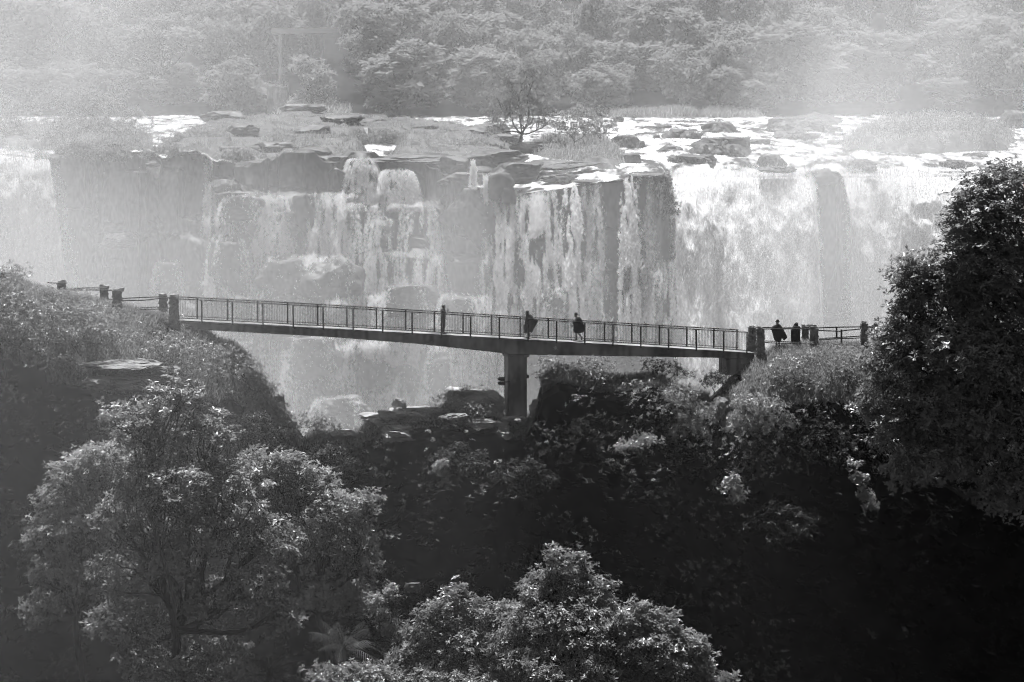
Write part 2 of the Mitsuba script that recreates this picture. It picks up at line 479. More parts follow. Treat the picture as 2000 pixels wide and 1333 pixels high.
gxx, gyy = np.meshgrid(np.linspace(-250, 250, 60), np.linspace(-12, 792, 70))
gzz = -46 + 3 * (fb(np.stack([gxx * 0.03, gyy * 0.03, gxx * 0], -1), 4, 63) - 0.5)
scene['ground'] = ply((np.stack([gxx, gyy, gzz], -1).reshape(-1, 3), grid_faces(*gxx.shape)), 'earth', smooth=True)
labels['ground'] = {'label': 'dark floor of the gorge', 'kind': 'structure'}

# ------------------------------------------------------------------ near ridge that carries the footbridge
TB = math.tan(math.radians(15.7))


def dline(px, off=0.0):
    """Distance of the footbridge's line where it crosses photo column px."""
    return (150 + 3.05 * TB + off) / (1 - TB * (px - 1000.0) / F)


CREST = np.array([(-700, 470), (-300, 490), (0, 535), (60, 566), (120, 580), (230, 602), (340, 628), (400, 660), (450, 692), (490, 716), (518, 750), (548, 790), (576, 832), (600, 846), (640, 852), (690, 854),
                  (712, 832), (760, 822), (800, 812), (850, 800), (970, 806), (1000, 824), (1036, 826), (1046, 800), (1056, 752), (1072, 738), (1120, 734), (1200, 738), (1300, 744), (1350, 770),
                  (1390, 786), (1412, 764), (1440, 736), (1478, 702), (1520, 686), (1600, 676), (1700, 680), (1800, 690), (2300, 690), (2800, 680)], float)
CW = np.array([P(a, b, dline(a)) for a, b in CREST])
BANK = np.array([(-700, 4, 3.5), (0, 4.5, 3.6), (250, 4.5, 3.6), (400, 3.0, 3.4), (500, 2.2, 3.0), (570, 1.6, 1.0), (700, 2.4, 1.2), (980, 2.4, 1.2), (1040, 1.5, 0.8), (1100, 2.0, 0.9), (1330, 2.2, 1.2),
                 (1400, 3.0, 2.2), (1500, 4.6, 3.4), (1700, 4.8, 3.6), (2800, 5, 4)], float)
RX = np.arange(-110, 110.1, 0.48)
rpx = 1000 + RX / 150.0 * F
cy = np.interp(RX, CW[:, 0], CW[:, 1]) + 0.9
cz = np.interp(RX, CW[:, 0], CW[:, 2])
cz = cz + 2.2 * sstep(425, 450, rpx) * (1 - sstep(590, 610, rpx)) * (fb(np.stack([RX * 0.75, 0 * RX, 0 * RX], 1), 3, 70) - 0.5)
cz = cz + 1.5 * sstep(1052, 1075, rpx) * (1 - sstep(1370, 1400, rpx)) * (fb(np.stack([RX * 0.5, 0 * RX, 0 * RX], 1), 3, 69) - 0.6)
br, bd = np.interp(rpx, BANK[:, 0], BANK[:, 1]), np.interp(rpx, BANK[:, 0], BANK[:, 2])
prof = []
for k in np.linspace(1, 0, 26):                    # the side towards the falls
    prof.append((cy + 1.6 + 9 * k ** 1.3, cz - 0.2 - 50 * k ** 1.2))
for k in np.linspace(0, 1, 4)[1:]:
    prof.append((cy + 1.6 - k * 2.0, cz + 0 * k))
for k in np.linspace(0, 1, 16)[1:]:                # the bank below the path
    prof.append((cy - 0.4 - br * k, cz - bd * (0.35 * k + 0.65 * k * k)))
for k in np.linspace(0, 1, 70)[1:]:                # the gorge wall
    prof.append((cy - 0.4 - br - 5.8 * k ** 0.9, cz - bd - 32 * k))
for k in np.linspace(0, 1, 14)[1:]:
    prof.append((cy - 6.2 - br - 40 * k, cz - bd - 32 - 16 * k))
RV = np.stack([np.stack([RX, a, b], -1) for a, b in prof])
amp = np.concatenate([np.full(26, 0.8), np.full(3, 0.05), np.linspace(0.1, 0.5, 15), np.linspace(0.6, 1.25, 69), np.full(13, 1.6)])[:, None]
RV[..., 1] += amp * 2.6 * (fb(RV * 0.22, 4, 71) - 0.5) + amp * 0.5 * (fb(RV * 1.1, 3, 72) - 0.5)
RV[..., 2] += np.minimum(amp, 0.5) * 1.2 * (fb(RV * 0.5, 3, 73) - 0.5)
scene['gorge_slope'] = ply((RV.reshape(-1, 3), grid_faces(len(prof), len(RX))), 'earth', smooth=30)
labels['gorge_slope'] = {'label': 'dark overgrown rock ridge carrying the footbridge', 'kind': 'structure'}


def ridge_sample(rng, n, r0, r1, px0, px1):
    """Random points on the ridge between profile rows r0..r1 (floats), with local normals."""
    a = rng.uniform(r0, r1, n)
    c0, c1 = np.interp([px0, px1], rpx, np.arange(len(RX)))
    b = rng.uniform(c0, c1, n)
    i, j = np.clip(a.astype(int), 0, len(prof) - 2), np.clip(b.astype(int), 0, len(RX) - 2)
    u, w = (a - i)[:, None], (b - j)[:, None]
    p = RV[i, j] * (1 - u) * (1 - w) + RV[i + 1, j] * u * (1 - w) + RV[i, j + 1] * (1 - u) * w + RV[i + 1, j + 1] * u * w
    nn = unit(np.cross(RV[i, j + 1] - RV[i, j], RV[i, j] - RV[i + 1, j]))
    return p, nn


# row numbers: 0..25 back, 26..28 top, 29..43 bank, 44..112 wall
def ridge_at(px, row):
    j = int(np.clip(np.interp(px, rpx, np.arange(len(RX))), 0, len(RX) - 1))
    return RV[int(row), j].copy()

# ------------------------------------------------------------------ waterfalls
from scipy.ndimage import map_coordinates
FACE_OUT = lipY(fX) - face_rows[..., 1]


def face_y(x, z):
    """Depth of the cliff's face at world x, height z."""
    c = np.interp(x, XS, np.arange(len(XS)))
    r = np.interp(lipZ(x) - z, depth, np.arange(len(depth)))
    return lipY(x) - map_coordinates(FACE_OUT, [r, c], order=1, mode='nearest')


def drops(pos, vel, rng, length, width):
    """Thin tumbling shreds of water along their velocity."""
    n = len(pos)
    a = unit(vel + 0.35 * rng.normal(size=(n, 3)) * np.linalg.norm(vel, axis=1, keepdims=True))
    sd = unit(np.cross(a, rdir(rng, n)))
    L = (length * rng.uniform(0.4, 1.4, n))[:, None]
    W = (width * rng.uniform(0.4, 1.5, n))[:, None]
    v = np.stack([pos - a * L * 0.5, pos + sd * W * 0.5, pos + a * L * 0.5, pos - sd * W * 0.5], 1).reshape(-1, 3)
    k = np.arange(n)[:, None] * 4
    return v, np.vstack([k + [0, 1, 2], k + [0, 2, 3]])


def fall_shreds(seed, n, x0, x1, drop, vy=2.0, fan=0.0, strands=8, loose=0.2, top=None, length=0.62, width=0.055, power=0.75, cling=0.6, swidth=0.05, lace_lo=0.34):
    rng = np.random.default_rng(seed)
    cs, ws = rng.uniform(0, 1, strands), rng.uniform(0.3, 1.4, strands) * swidth
    k = rng.choice(strands, n, p=ws / ws.sum())
    a = np.where(rng.uniform(size=n) < loose, rng.uniform(0, 1, n), cs[k] + ws[k] * rng.normal(size=n))
    a = np.where(a < 0, -a, a)
    a = np.clip(np.where(a > 1, 2 - a, a), 0, 1)
    lx = x0 + (x1 - x0) * a
    sdist = drop * rng.uniform(0, 1, n) ** power
    t = np.sqrt(2 * sdist / 9.8)
    vy_ = vy * (0.75 + 0.5 * nz(np.stack([a * 9, 0 * a, 0 * a], 1), seed)) * rng.uniform(0.85, 1.15, n)
    vx = fan * (a - 0.5) * 2 + 0.22 * rng.normal(size=n)
    zt = (lipZ(lx) if top is None else np.full(n, top[2])) + 0.12
    yt = lipY(lx) if top is None else np.full(n, top[1])
    x = lx + vx * t
    z = zt - sdist + 0.08 * rng.normal(size=n)
    y = yt + 0.4 - vy_ * (t + 0.25) + 0.12 * rng.normal(size=n) * (1 + t)
    y = np.minimum(y, face_y(x, z) - 0.1 - cling * rng.uniform(0, 1, n) ** 2)
    lace = fb(np.stack([x * 2.6, z * 0.35 + 0 * x, 0 * x + seed], 1), 3, seed)
    ok = rng.uniform(size=n) < sstep(lace_lo, lace_lo + 0.2, lace)
    x, y, z, t, vx, vy_ = (q[ok] for q in (x, y, z, t, vx, vy_))
    vel = np.stack([vx, -vy_, -9.8 * t - 1.0], 1)
    return drops(np.stack([x, y, z], 1), vel, rng, length * (0.6 + 0.25 * t), width * (0.8 + 0.25 * t))


def dome_shreds(seed, n, px, py, d, wpx, hpx, length=0.35, width=0.07, rim=0.0):
    """Water springing from a point over a rounded boss, in all directions towards the gorge."""
    rng = np.random.default_rng(seed)
    c = P(px, py, d)
    h = hpx * pxm(d)
    t = np.sqrt(2 * h * rng.uniform(0, 1, n) ** 0.8 / 9.8)
    v0 = wpx * pxm(d) / math.sqrt(2 * h / 9.8)
    ph = np.pi * rng.uniform(-0.06, 1.06, n)
    sp = v0 * (1 - 0.22 * fb(np.stack([ph * 2.2, 0 * ph, 0 * ph], 1), 3, seed)) * rng.uniform(0.93, 1.06, n)
    R0 = wpx * pxm(d) * 0.5
    sp = sp * 0.5 * rng.choice([1.0, 1.0, 1.0, 1.25], n)
    x = c[0] + np.cos(ph) * (sp * t + R0 * np.minimum(t / 0.22, 1) ** 0.6) + 0.3 * (fb(np.stack([t * 2.5, ph, 0 * t], 1), 3, seed + 5) - 0.5) + 0.06 * rng.normal(size=n)
    y = c[1] - np.maximum(np.sin(ph), -0.2) * (sp * t + R0 * np.minimum(t / 0.22, 1) ** 0.6) - 0.3 + 0.07 * rng.normal(size=n)
    z = c[2] + 0.1 - 4.9 * t * t + 0.06 * rng.normal(size=n)
    lace = fb(np.stack([ph * 5.0, t * 3.5, 0 * ph + seed], 1), 3, seed)
    ok = rng.uniform(size=n) < sstep(0.28, 0.55, lace) * np.where(np.abs(np.cos(ph)) > 0.6, 1, 0.7) * (1 - rim + rim * np.maximum(np.abs(np.cos(ph)) ** 3, np.exp(-(t / 0.16) ** 2)))
    y = np.minimum(y, face_y(x, z) - 0.15)
    vel = np.stack([np.cos(ph) * sp, -np.sin(ph) * sp, -9.8 * t - 0.5], 1)
    return drops(np.stack([x, y, z], 1)[ok], vel[ok], rng, length * np.ones(ok.sum()), width * np.ones(ok.sum()))


def fall_sheet(seed, x0, x1, drop, vy, nx=200, ns=110, bump=1.5, fan=0.0):
    X, S = np.meshgrid(np.linspace(x0, x1, nx), np.linspace(-0.02, 1, ns))
    sd = drop * np.maximum(S, 0) ** 1.2
    t = np.sqrt(2 * sd / 9.8)
    vyl = vy * (0.7 + 0.6 * fb(np.stack([X * 0.22, X * 0, X * 0], -1), 3, seed))
    x = X + fan * ((X - x0) / (x1 - x0) - 0.5) * 2 * t
    z = lipZ(X) + 0.05 - sd
    q = np.stack([x * 0.42, z * 0.13, x * 0], -1)
    bil = 1 - np.abs(2 * fb(q, 5, seed + 1) - 1) * 2.2 + 0.7 * (fb(np.stack([x * 1.9, z * 0.16, x * 0], -1), 3, seed + 4) - 0.5)
    big = fb(q * 0.4, 3, seed + 2) - 0.5
    y = lipY(X) + 0.4 - vyl * (t + 0.3) - bump * (bil * 0.7 + 1.9 * big) * sstep(0.05, 0.9, t)
    puffs = 1 - np.abs(2 * fb(np.stack([x * 0.42, z * 0.36, x * 0], -1), 4, seed + 6) - 1) * 2.4
    y = y - 1.5 * puffs * np.exp(-((sd - 4.5) / 4.0) ** 2)
    y = np.minimum(y, face_y(x, z) - 0.4)
    z = z + 0.4 * (fb(q * 2.2, 3, seed + 3) - 0.5) * sstep(0.1, 0.5, t)
    return np.stack([x, y, z], -1).reshape(-1, 3), grid_faces(ns, nx), (x, y, z)


def shreds_on(sheet, seed, n, lift=0.5, length=0.5, width=0.16, low=0.0):
    rng = np.random.default_rng(seed)
    x, y, z = sheet
    i = (x.shape[0] * (low + (1 - low) * rng.uniform(0, 1, n) ** 1.25)).astype(int)
    j = rng.integers(0, x.shape[1], n)
    p = np.stack([x[i, j], y[i, j], z[i, j]], 1) + rng.normal(size=(n, 3)) * [0.2, 0.2, 0.5]
    p[:, 1] -= lift * rng.uniform(0, 1, n) ** 2
    return drops(p, np.tile([0, -1.5, -7.0], (n, 1)) + rng.normal(size=(n, 3)), rng, length, width)


PX = lambda px, d: (px - 1000.0) / F * d


def waterfall(label, shreds, sheet=None):
    k = thing('waterfall', label, 'waterfall', 'waterfalls down the cliff')
    if sheet is not None:
        part(k, 'sheet', sheet[:2], 'foam', True)
    k2 = part(k, 'spray', join(shreds), 'spray', kind='stuff')


sh = fall_sheet(401, PX(1306, 281), PX(1576, 281), 34, 6.0, bump=2.4)
waterfall('broad billowing white waterfall right of the dark rock column with the hanging bush',
          [shreds_on(sh[2], 402, 26000, 0.5, 1.0, 0.075), fall_shreds(403, 14000, PX(1306, 281), PX(1576, 281), 16, 4.2, 0, 30, 0.5, cling=0.8)], sh)
sh = fall_sheet(411, PX(1640, 282), PX(1990, 284), 34, 5.2, bump=2.0)
waterfall('broad pale waterfall curtain behind the top of the tall tree at right',
          [shreds_on(sh[2], 412, 18000, 0.3, 1.0, 0.07), fall_shreds(413, 12000, PX(1640, 282), PX(1990, 284), 20, 3.0, 0, 40, 0.5)], sh)
sh = fall_sheet(421, PX(-240, 290), PX(98, 289), 34, 5.0, bump=1.7, fan=2.0)
waterfall('broad misty waterfall at the left edge beside the hazy bare cliff',
          [shreds_on(sh[2], 422, 15000, 0.3, 1.0, 0.07), fall_shreds(423, 12000, PX(40, 289), PX(104, 289), 30, 3.8, 2.2, 14, 0.5)], sh)
waterfall('left one of the two rounded white domes of falling water on the cliff',
          [dome_shreds(431, 17000, 706, 312, 275.4, 44, 86)])
waterfall('right one of the two rounded white domes of falling water on the cliff',
          [dome_shreds(434, 17000, 776, 334, 274.6, 48, 78)])
waterfall('wide white veil below the two water domes, spilling right over a rounded ledge',
          [fall_shreds(437, 34000, PX(664, 272), PX(850, 272), 17.5, 3.2, 0.9, 18, 0.45, top=P(760, 402, 270.5), swidth=0.07, width=0.065)])
waterfall('narrow white strands spilling left of the veil below the water domes',
          [fall_shreds(441, 17000, PX(606, 273), PX(676, 273), 9.5, 2.3, 0.3, 6, 0.12, top=P(640, 378, 273.2), swidth=0.06),
           fall_shreds(442, 5000, PX(640, 273), PX(664, 273), 13, 1.7, 0.3, 3, 0.1, top=P(652, 380, 273), swidth=0.1)])
waterfall('thin fan of water over the round ledge left of the narrow strands',
          [dome_shreds(444, 16000, 534, 384, 272.5, 42, 110),
           fall_shreds(445, 5000, PX(505, 274), PX(540, 274), 8, 1.6, 0.3, 4, 0.2, top=P(520, 390, 272.3), swidth=0.1)])
waterfall('small trickle dropping down the hazy cliff face onto a stepped ledge left of centre',
          [fall_shreds(447, 1400, PX(404, 280), PX(424, 280), 3.4, 0.8, 0, 4, 0.1, swidth=0.09, width=0.065),
           fall_shreds(448, 3200, PX(402, 278), PX(450, 278), 6.0, 1.0, 0, 6, 0.1, top=P(420, 356, 277.6), swidth=0.08),
           fall_shreds(449, 3200, PX(446, 277), PX(530, 277), 4.5, 0.9, 0, 5, 0.1, top=P(480, 376, 275.6), swidth=0.05),
           fall_shreds(450, 4200, PX(424, 275), PX(440, 275), 7, 1.2, 1.3, 4, 0.1, top=P(432, 458, 274), swidth=0.2, width=0.065)])
waterfall('white stream slanting down the dark rocks behind the left half of the footbridge',
          [fall_shreds(452, 8000, PX(450, 270), PX(500, 270), 17, 1.4, 1.2, 7, 0.25, top=P(480, 566, 269.5), swidth=0.09),
           fall_shreds(453, 6000, PX(530, 268), PX(640, 268), 12, 1.2, 0.5, 9, 0.4, top=P(580, 660, 267.5), swidth=0.06)])
waterfall('broad faint cascade seen under the middle of the footbridge',
          [fall_shreds(455, 22000, PX(700, 266), PX(880, 266), 20, 1.4, 0.6, 18, 0.4, top=P(780, 540, 267.5), swidth=0.05),
           fall_shreds(456, 15000, PX(880, 266), PX(985, 266), 14, 1.2, 0.3, 12, 0.4, top=P(930, 640, 266), swidth=0.05)])
waterfall('thin strand trickling beside the tall square rock block',
          [fall_shreds(458, 3500, PX(936, 266), PX(966, 266), 16, 0.9, -0.3, 5, 0.1, swidth=0.1)])
waterfall('bright ragged curtain of water in the middle of the cliff, right of the square block',
          [fall_shreds(460, 38000, PX(964, 267), PX(1100, 266), 15.5, 2.9, 0, 22, 0.3, swidth=0.035, width=0.065, power=0.85),
           fall_shreds(461, 9000, PX(966, 267), PX(1060, 266), 4.5, 1.8, 0, 14, 0.5, swidth=0.06, width=0.065)])
waterfall('heavy white strand at the right edge of the ragged middle curtain',
          [fall_shreds(463, 18000, PX(1104, 266), PX(1124, 266), 15.5, 3.0, 0.35, 4, 0.2, swidth=0.18, width=0.16, power=0.9)])
waterfall('sparse drips left of the dark rock column, breaking on a lower ledge',
          [fall_shreds(465, 5200, PX(1136, 266), PX(1172, 266), 9, 1.5, 0.2, 6, 0.2, swidth=0.07),
           fall_shreds(466, 4000, PX(1144, 263), PX(1180, 263), 8, 1.3, 0.5, 6, 0.3, top=P(1160, 512, 262.5), swidth=0.1)])
waterfall('tall thin white ribbon down the dark rock column',
          [fall_shreds(468, 17000, PX(1218, 263), PX(1234, 263), 17, 2.4, 0.25, 3, 0.15, swidth=0.2, width=0.16, power=0.9)])
waterfall('faint drips on the right side of the dark rock column',
          [fall_shreds(470, 4600, PX(1240, 263), PX(1282, 263), 17, 1.2, 0.2, 9, 0.2, swidth=0.03, width=0.065)])
waterfall('small fall curving off the ledge at the foot of the dark rock column',
          [fall_shreds(472, 7000, PX(1288, 261), PX(1318, 262), 9, 2.0, 1.2, 4, 0.4, top=P(1300, 512, 262), swidth=0.09)])
waterfall('small bright runnel between the boulders right of the water domes',
          [fall_shreds(474, 1600, PX(921, 272), PX(930, 272), 2.6, 1.0, 0, 2, 0.3, top=P(925, 312, 272), swidth=0.2),
           fall_shreds(475, 1800, PX(942, 269), PX(956, 269), 2.8, 1.0, -0.5, 2, 0.3, top=P(950, 342, 269.5), swidth=0.2)])

# ------------------------------------------------------------------ rocks of the river and the lip
def water_rock(label, px, py, w, h, seed, blocky=8, flat=1.0, group='rocks standing in the river', fine=False, dep=0.8):
    p = on_river(px, py)
    m = pxm(p[1])
    rng = np.random.default_rng(seed)
    lumps = [rock(p + [0, w * m * 0.3, h * m * 0.15], (w * m * 0.5, w * m * 0.55 * dep, h * m * 0.95 * flat), seed, blocky, 0.17, fine=fine)]
    for _ in range(3 if w > 30 else 1):
        ox, sc = rng.uniform(-0.42, 0.42), rng.uniform(0.25, 0.55)
        lumps.append(rock(p + [ox * w * m, w * m * rng.uniform(-0.1, 0.3), h * m * 0.08], (w * m * sc * 0.6, w * m * 0.4, h * m * rng.uniform(0.45, 1.0) * flat), seed + 900, blocky, 0.2, fine=False))
    one('rock', join(lumps), 'wet_rock', label, 'rock', group, smooth=28)


for i, a in enumerate([
        ('dark rounded rock with tufts on top, high in the rapids right of the island trees', 1410, 262, 70, 24), ('jagged wedge-shaped rock in the rapids above the billowing fall', 1326, 273, 62, 22),
        ('largest dark hump-backed rock in the middle of the rapids', 1424, 304, 124, 34), ('low squarish boulder close to the lip of the billowing fall', 1503, 324, 50, 24),
        ('flat dark ledge rock just below the hump-backed rock', 1352, 314, 84, 13), ('long layered rock under the far bank, right of the grass strip', 1548, 258, 130, 26),
        ('broad low rock in front of the long layered rock', 1558, 274, 94, 20), ('small low rock right of the hump-backed rock', 1484, 284, 46, 14), ('low rock left of the misty island at right', 1622, 258, 54, 12),
        ('twin-humped boulder beside the tree island', 1228, 290, 60, 26), ('small cone of rock left of the twin-humped boulder', 1207, 241, 22, 13), ('thin dark ledge in the rapids under the wedge-shaped rock', 1308, 296, 46, 12),
        ('flat slab awash near the lip left of the dark pillar', 1520, 334, 70, 8), ('low slab awash right of the dark pillar', 1686, 324, 46, 12), ('tiny pointed rock right of the dark pillar', 1700, 332, 26, 10),
        ('small dark stone below the low slab in the rapids', 1391, 322, 15, 8), ('low rock at the far right of the rapids', 1868, 322, 60, 10), ('pale flat rock at the right, below the misty island', 1905, 306, 40, 9),
        ('small rock far up the rapids under the grass strip', 1300, 252, 40, 7), ('tiny rock in white water beside the wedge-shaped rock', 1284, 272, 16, 8),
        ('rock awash at the upper right of the rapids', 1640, 282, 46, 10), ('pale rocky shelf at the right edge behind the misty island', 1990, 252, 70, 42),
        ('small dark rock in the upper rapids behind the wedge-shaped rock', 1338, 249, 24, 6), ('low wet rock left of the twin-humped boulder', 1192, 250, 30, 7)]):
    water_rock(*a, 500 + i, fine=a[3] > 60)


def lip_rock(label, px, py, w, h, d, seed, blocky=8, dep=0.9, group='boulders along the lip of the falls', name='boulder', mat='wet_rock'):
    c, m = P(px, py, d), pxm(d)
    one(name, rock(c, (w * m * 0.62, w * m * 0.62 * dep, h * m * 0.62), seed, blocky, fine=w > 72), mat, label, 'boulder', group, smooth=28)


for i, a in enumerate([
        ('broad slab-topped boulder on the lip above the ragged middle curtain', 1012, 338, 84, 44, 270), ('rounded upright boulder left of the slab-topped boulder', 974, 362, 50, 58, 267),
        ('wide low boulder with water trickling over its face', 905, 354, 84, 40, 269), ('flat boulder behind the runnel, right of the water domes', 968, 310, 108, 40, 276),
        ('small thin slab wedged between the boulders right of the water domes', 935, 332, 46, 14, 271), ('rounded boulder right of the water domes', 890, 322, 50, 36, 274),
        ('low dark boulder at the edge of the ragged middle curtain', 990, 384, 32, 42, 266.5), ('flat rock shelf left of the water domes', 655, 318, 76, 30, 277.5),
        ('broad flat rock over the right water dome', 800, 312, 150, 20, 279), ('sloping rock shelf above the narrow strands', 620, 302, 60, 26, 281), ('dark flat rock in the stream above the middle curtain', 1090, 348, 70, 14, 275),
        ('mossy rock on the lip of the dark column', 1262, 350, 74, 24, 265.5), ('thin wet slab on the lip left of the dark column', 1170, 356, 90, 10, 268), ('round wet rock at the bottom of the runnel', 876, 392, 26, 22, 268),
        ('pointed rock on top of the dark pillar in the right-hand falls', 1610, 348, 56, 36, 279.5), ('long low rock on the upper island left of the pond', 520, 254, 100, 18, 425),
        ('humped rock on the upper island, left of the two in the stream', 700, 246, 88, 20, 440), ('humped rock on the upper island, right of the two in the stream', 756, 248, 56, 20, 440),
        ('flat rock with grass on the upper island in front of the far water', 850, 262, 70, 18, 385), ('stepped rock on the left end of the upper island', 510, 283, 90, 20, 330),
        ('dark rock on the upper island above the stepped ledge', 600, 268, 60, 20, 360), ('low rock under the tree island, in the white water', 1100, 322, 120, 16, 284), ('end rock of the tree island beside the white rapids', 1222, 318, 44, 36, 296),
        ('long rock under the big island tree', 1060, 292, 90, 30, 320), ('flat rock ledge with water on the left cliff', 470, 378, 90, 14, 276.5), ('wet stone block on the stepped ledge at left', 436, 366, 36, 26, 277),
        ('small pale rock jutting from the hazy left cliff', 298, 323, 28, 12, 280), ('rock at the brink of the left waterfall', 92, 312, 40, 22, 288.5)]):
    lip_rock(*a, 560 + i)
ISLE_ROCKS = [('broken rock on the upper island near the left far water', 445, 262, 60, 18), ('dark squat rock on the upper island under the reeds', 590, 246, 54, 18), ('cracked rock in the grass of the upper island left of the round bush', 480, 300, 46, 20),
              ('small dark rock right of the round bush on the upper island', 612, 290, 40, 18), ('low dark rock in the middle of the upper island', 668, 276, 56, 16), ('rough rock in front of the humped rocks on the upper island', 740, 262, 46, 14),
              ('rock on the upper island just left of the big island tree', 948, 276, 60, 18), ('dark boulder at the right tip of the upper island', 985, 288, 44, 18), ('leaning rock at the front of the upper island above the dark recess', 545, 320, 60, 22),
              ('small rock at the front of the upper island left of the dark recess', 455, 322, 44, 16), ('dark stone in the pale scrub of the upper island', 842, 284, 40, 16), ('broad ledge rock behind the flat boulder on the upper island', 912, 290, 60, 16)]
for i, (lab, px, py, w, h) in enumerate(ISLE_ROCKS):
    p = on_river(px, py)
    p[2] = bedZ(p[0], p[1]) + 0.1
    m_ = pxm(p[1])
    one('boulder', rock(p + [0, 0, h * m_ * 0.12], (w * m_ * 0.75, w * m_ * 0.7, h * m_ * 0.85), 590 + i, 6, 0.18, False), 'wet_rock', lab, 'boulder', 'rocks on the upper island', smooth=25)
# the tall square block and the dark pillar
for lab, px, py, w, h, d, sd in (('tall square block of rock at the lip, left of the ragged middle curtain', 919, 425, 84, 130, 266.5, 611), ('dark pillar of rock splitting the right-hand falls', 1608, 450, 60, 210, 278.5, 612)):
    lip_rock(lab, px, py, w, h, d, sd, 7, 0.8, 'rock buttresses of the cliff', 'rock_pillar')

FACE_ROCKS = [('rounded wet boulder under the thin fan of water', 536, 446, 96, 76, 0.5), ('wet boulder at the left end of the ledge below the small trickle', 470, 410, 84, 52, 0.4), ('dark jutting block between the fan of water and the narrow strands', 600, 418, 46, 84, 0.4),
              ('big round dark boulder in the left cascade, level with the middle of the falls', 566, 552, 110, 104, 0.8), ('big dark boulder right of the round dark boulder in the left cascade', 648, 560, 96, 110, 0.6), ('flat-topped dark boulder standing in the veil above the bridge', 796, 592, 100, 72, 1.0),
              ('small cone-shaped boulder just above the person with the phone', 894, 604, 76, 58, 0.9), ('dark wet rock at the inner edge of the left water dome', 660, 354, 40, 60, 0.4), ('dark bulge of rock in the right half of the veil', 740, 470, 60, 90, 0.1),
              ('dark wet rock beside the white slanting stream', 452, 520, 70, 110, 0.3), ('rock hump seen under the left half of the bridge', 610, 700, 100, 90, 0.9), ('rock hump seen under the bridge, second from the left bluff', 720, 720, 90, 110, 0.8),
              ('rock hump seen under the bridge left of the pier', 870, 720, 80, 90, 0.7), ('low domed rock with water sliding over it, just above the saddle', 660, 806, 110, 60, 1.0), ('small boulder in the faint cascade above the upright saddle block', 800, 740, 50, 50, 0.8),
              ('dark boulder at the foot of the ragged middle curtain', 1095, 590, 60, 70, 0.6), ('dark bulge low on the rock column behind the bridge', 1300, 560, 40, 90, 0.4), ('jutting ledge rock low on the hazy left cliff', 250, 470, 90, 30, 0.5), ('jutting knob on the hazy left cliff near the bridge end', 330, 540, 60, 60, 0.6)]
films = []
for i, (lab, px, py, w, h, o) in enumerate(FACE_ROCKS):
    p = P(px, py, 270)
    p = P(px, py, float(face_y(p[:1], p[2:])[0]) - o)
    m_ = pxm(p[1])
    one('boulder', rock(p, (w * m_ * 0.6, w * m_ * 0.45, h * m_ * 0.6), 620 + i, 6, 0.15, w > 85), 'wet_rock', lab, 'boulder', 'boulders in the cascades', smooth=28)
    if i not in (0, 2, 7, 17):
        films.append(dome_shreds(660 + i, int(30 * w), px, py - h * 0.5, p[1] - 0.1, w * 0.62, h * 1.15, rim=0.93))
waterfall('thin films of water breaking over the boulders of the left cascades', films)

# ------------------------------------------------------------------ far forest
PROTO = []
for k in range(6):
    rng = np.random.default_rng(700 + k)
    nb = 7 + k % 3
    blobs = [((rng.uniform(-3.4, 3.4), rng.uniform(-3.0, 3.0), rng.uniform(4.5, 9.6)), (rng.uniform(1.5, 2.5), rng.uniform(1.5, 2.5), rng.uniform(1.0, 1.7) if k % 2 else rng.uniform(1.5, 2.2))) for _ in range(nb)]
    blobs += [((rng.uniform(-2.5, 2.5), rng.uniform(-2.5, 2), rng.uniform(1.5, 4)), (2.4, 2.2, 1.8)) for _ in range(3)]
    tr, cr = tree_mesh((0, 0, -0.5), (0.2, 0, 3.0), blobs, 260, 12, 0.3, 0.85, rng, 0.28, 5, 1.2, -0.5, 720 + k)
    PROTO.append((ply(tr, 'bark'), ply(cr, 'leaf_far')))


def far_tree(k, px, top, base, wpx, d, seed, key):
    rng = np.random.default_rng(seed)
    p = P(px, base, d)
    p[2] = max(hillZ(p[0], d), p[2]) if d > 506 else p[2]
    h = P(px, top, d)[2] - p[2]
    tw = T().translate(p.tolist()).rotate([0, 0, 1], float(rng.uniform(0, 360))).scale([wpx * pxm(d) / 10.0] * 2 + [h / 11.0])
    tr, cr = PROTO[k % 6]
    scene[key + '__trunk'] = {**tr, 'to_world': tw}
    scene[key + '__crown'] = {**cr, 'to_world': tw}


FAR = [
    ('broad pale rounded tree at the far waterline, right of the gantry', 775, 78, 232, 215, 514, 0), ('low rounded dark-hearted tree below the gantry', 618, 112, 226, 120, 506, 2),
    ('layered feathery tree on the far bank behind the big island tree, left of it', 945, 92, 228, 140, 513, 1), ('tall tree with bright leaf sprays above the big island tree', 1052, 46, 228, 140, 522, 3),
    ('pale bushy tree at the far waterline right of the big island tree', 1180, 128, 230, 125, 511, 4), ('tall tree on the far bank right of the gantry beam', 735, -4, 200, 180, 538, 5),
    ('sloping hazy tree at the far waterline left of the gantry', 448, 110, 232, 130, 512, 0), ('narrow tree on the dark far bank above the grass strip', 1405, 62, 226, 110, 521, 3),
    ('low spreading tree at the right end of the grass strip', 1460, 132, 226, 130, 512, 1), ('wide umbrella-shaped hazy tree above the long layered rock', 1625, 46, 226, 270, 527, 1),
    ('tall tree fading into spray at the upper right', 1880, 10, 215, 250, 540, 3), ('tall tree fading into spray at the upper left corner', 120, -20, 226, 240, 540, 5),
    ('hazy tree with streaks of spray left of the sloping tree', 310, 30, 228, 200, 532, 2), ('tall tree above the gantry beam at left', 520, -30, 190, 170, 552, 4),
    ('dark tree on the far bank behind the tall tree with bright sprays', 890, -20, 220, 200, 550, 0), ('dark tree above the centre of the far grass strip', 1285, -10, 228, 200, 540, 2),
    ('shrubby tree at the far right edge above the pale rocky shelf', 1985, 60, 216, 160, 525, 4)]
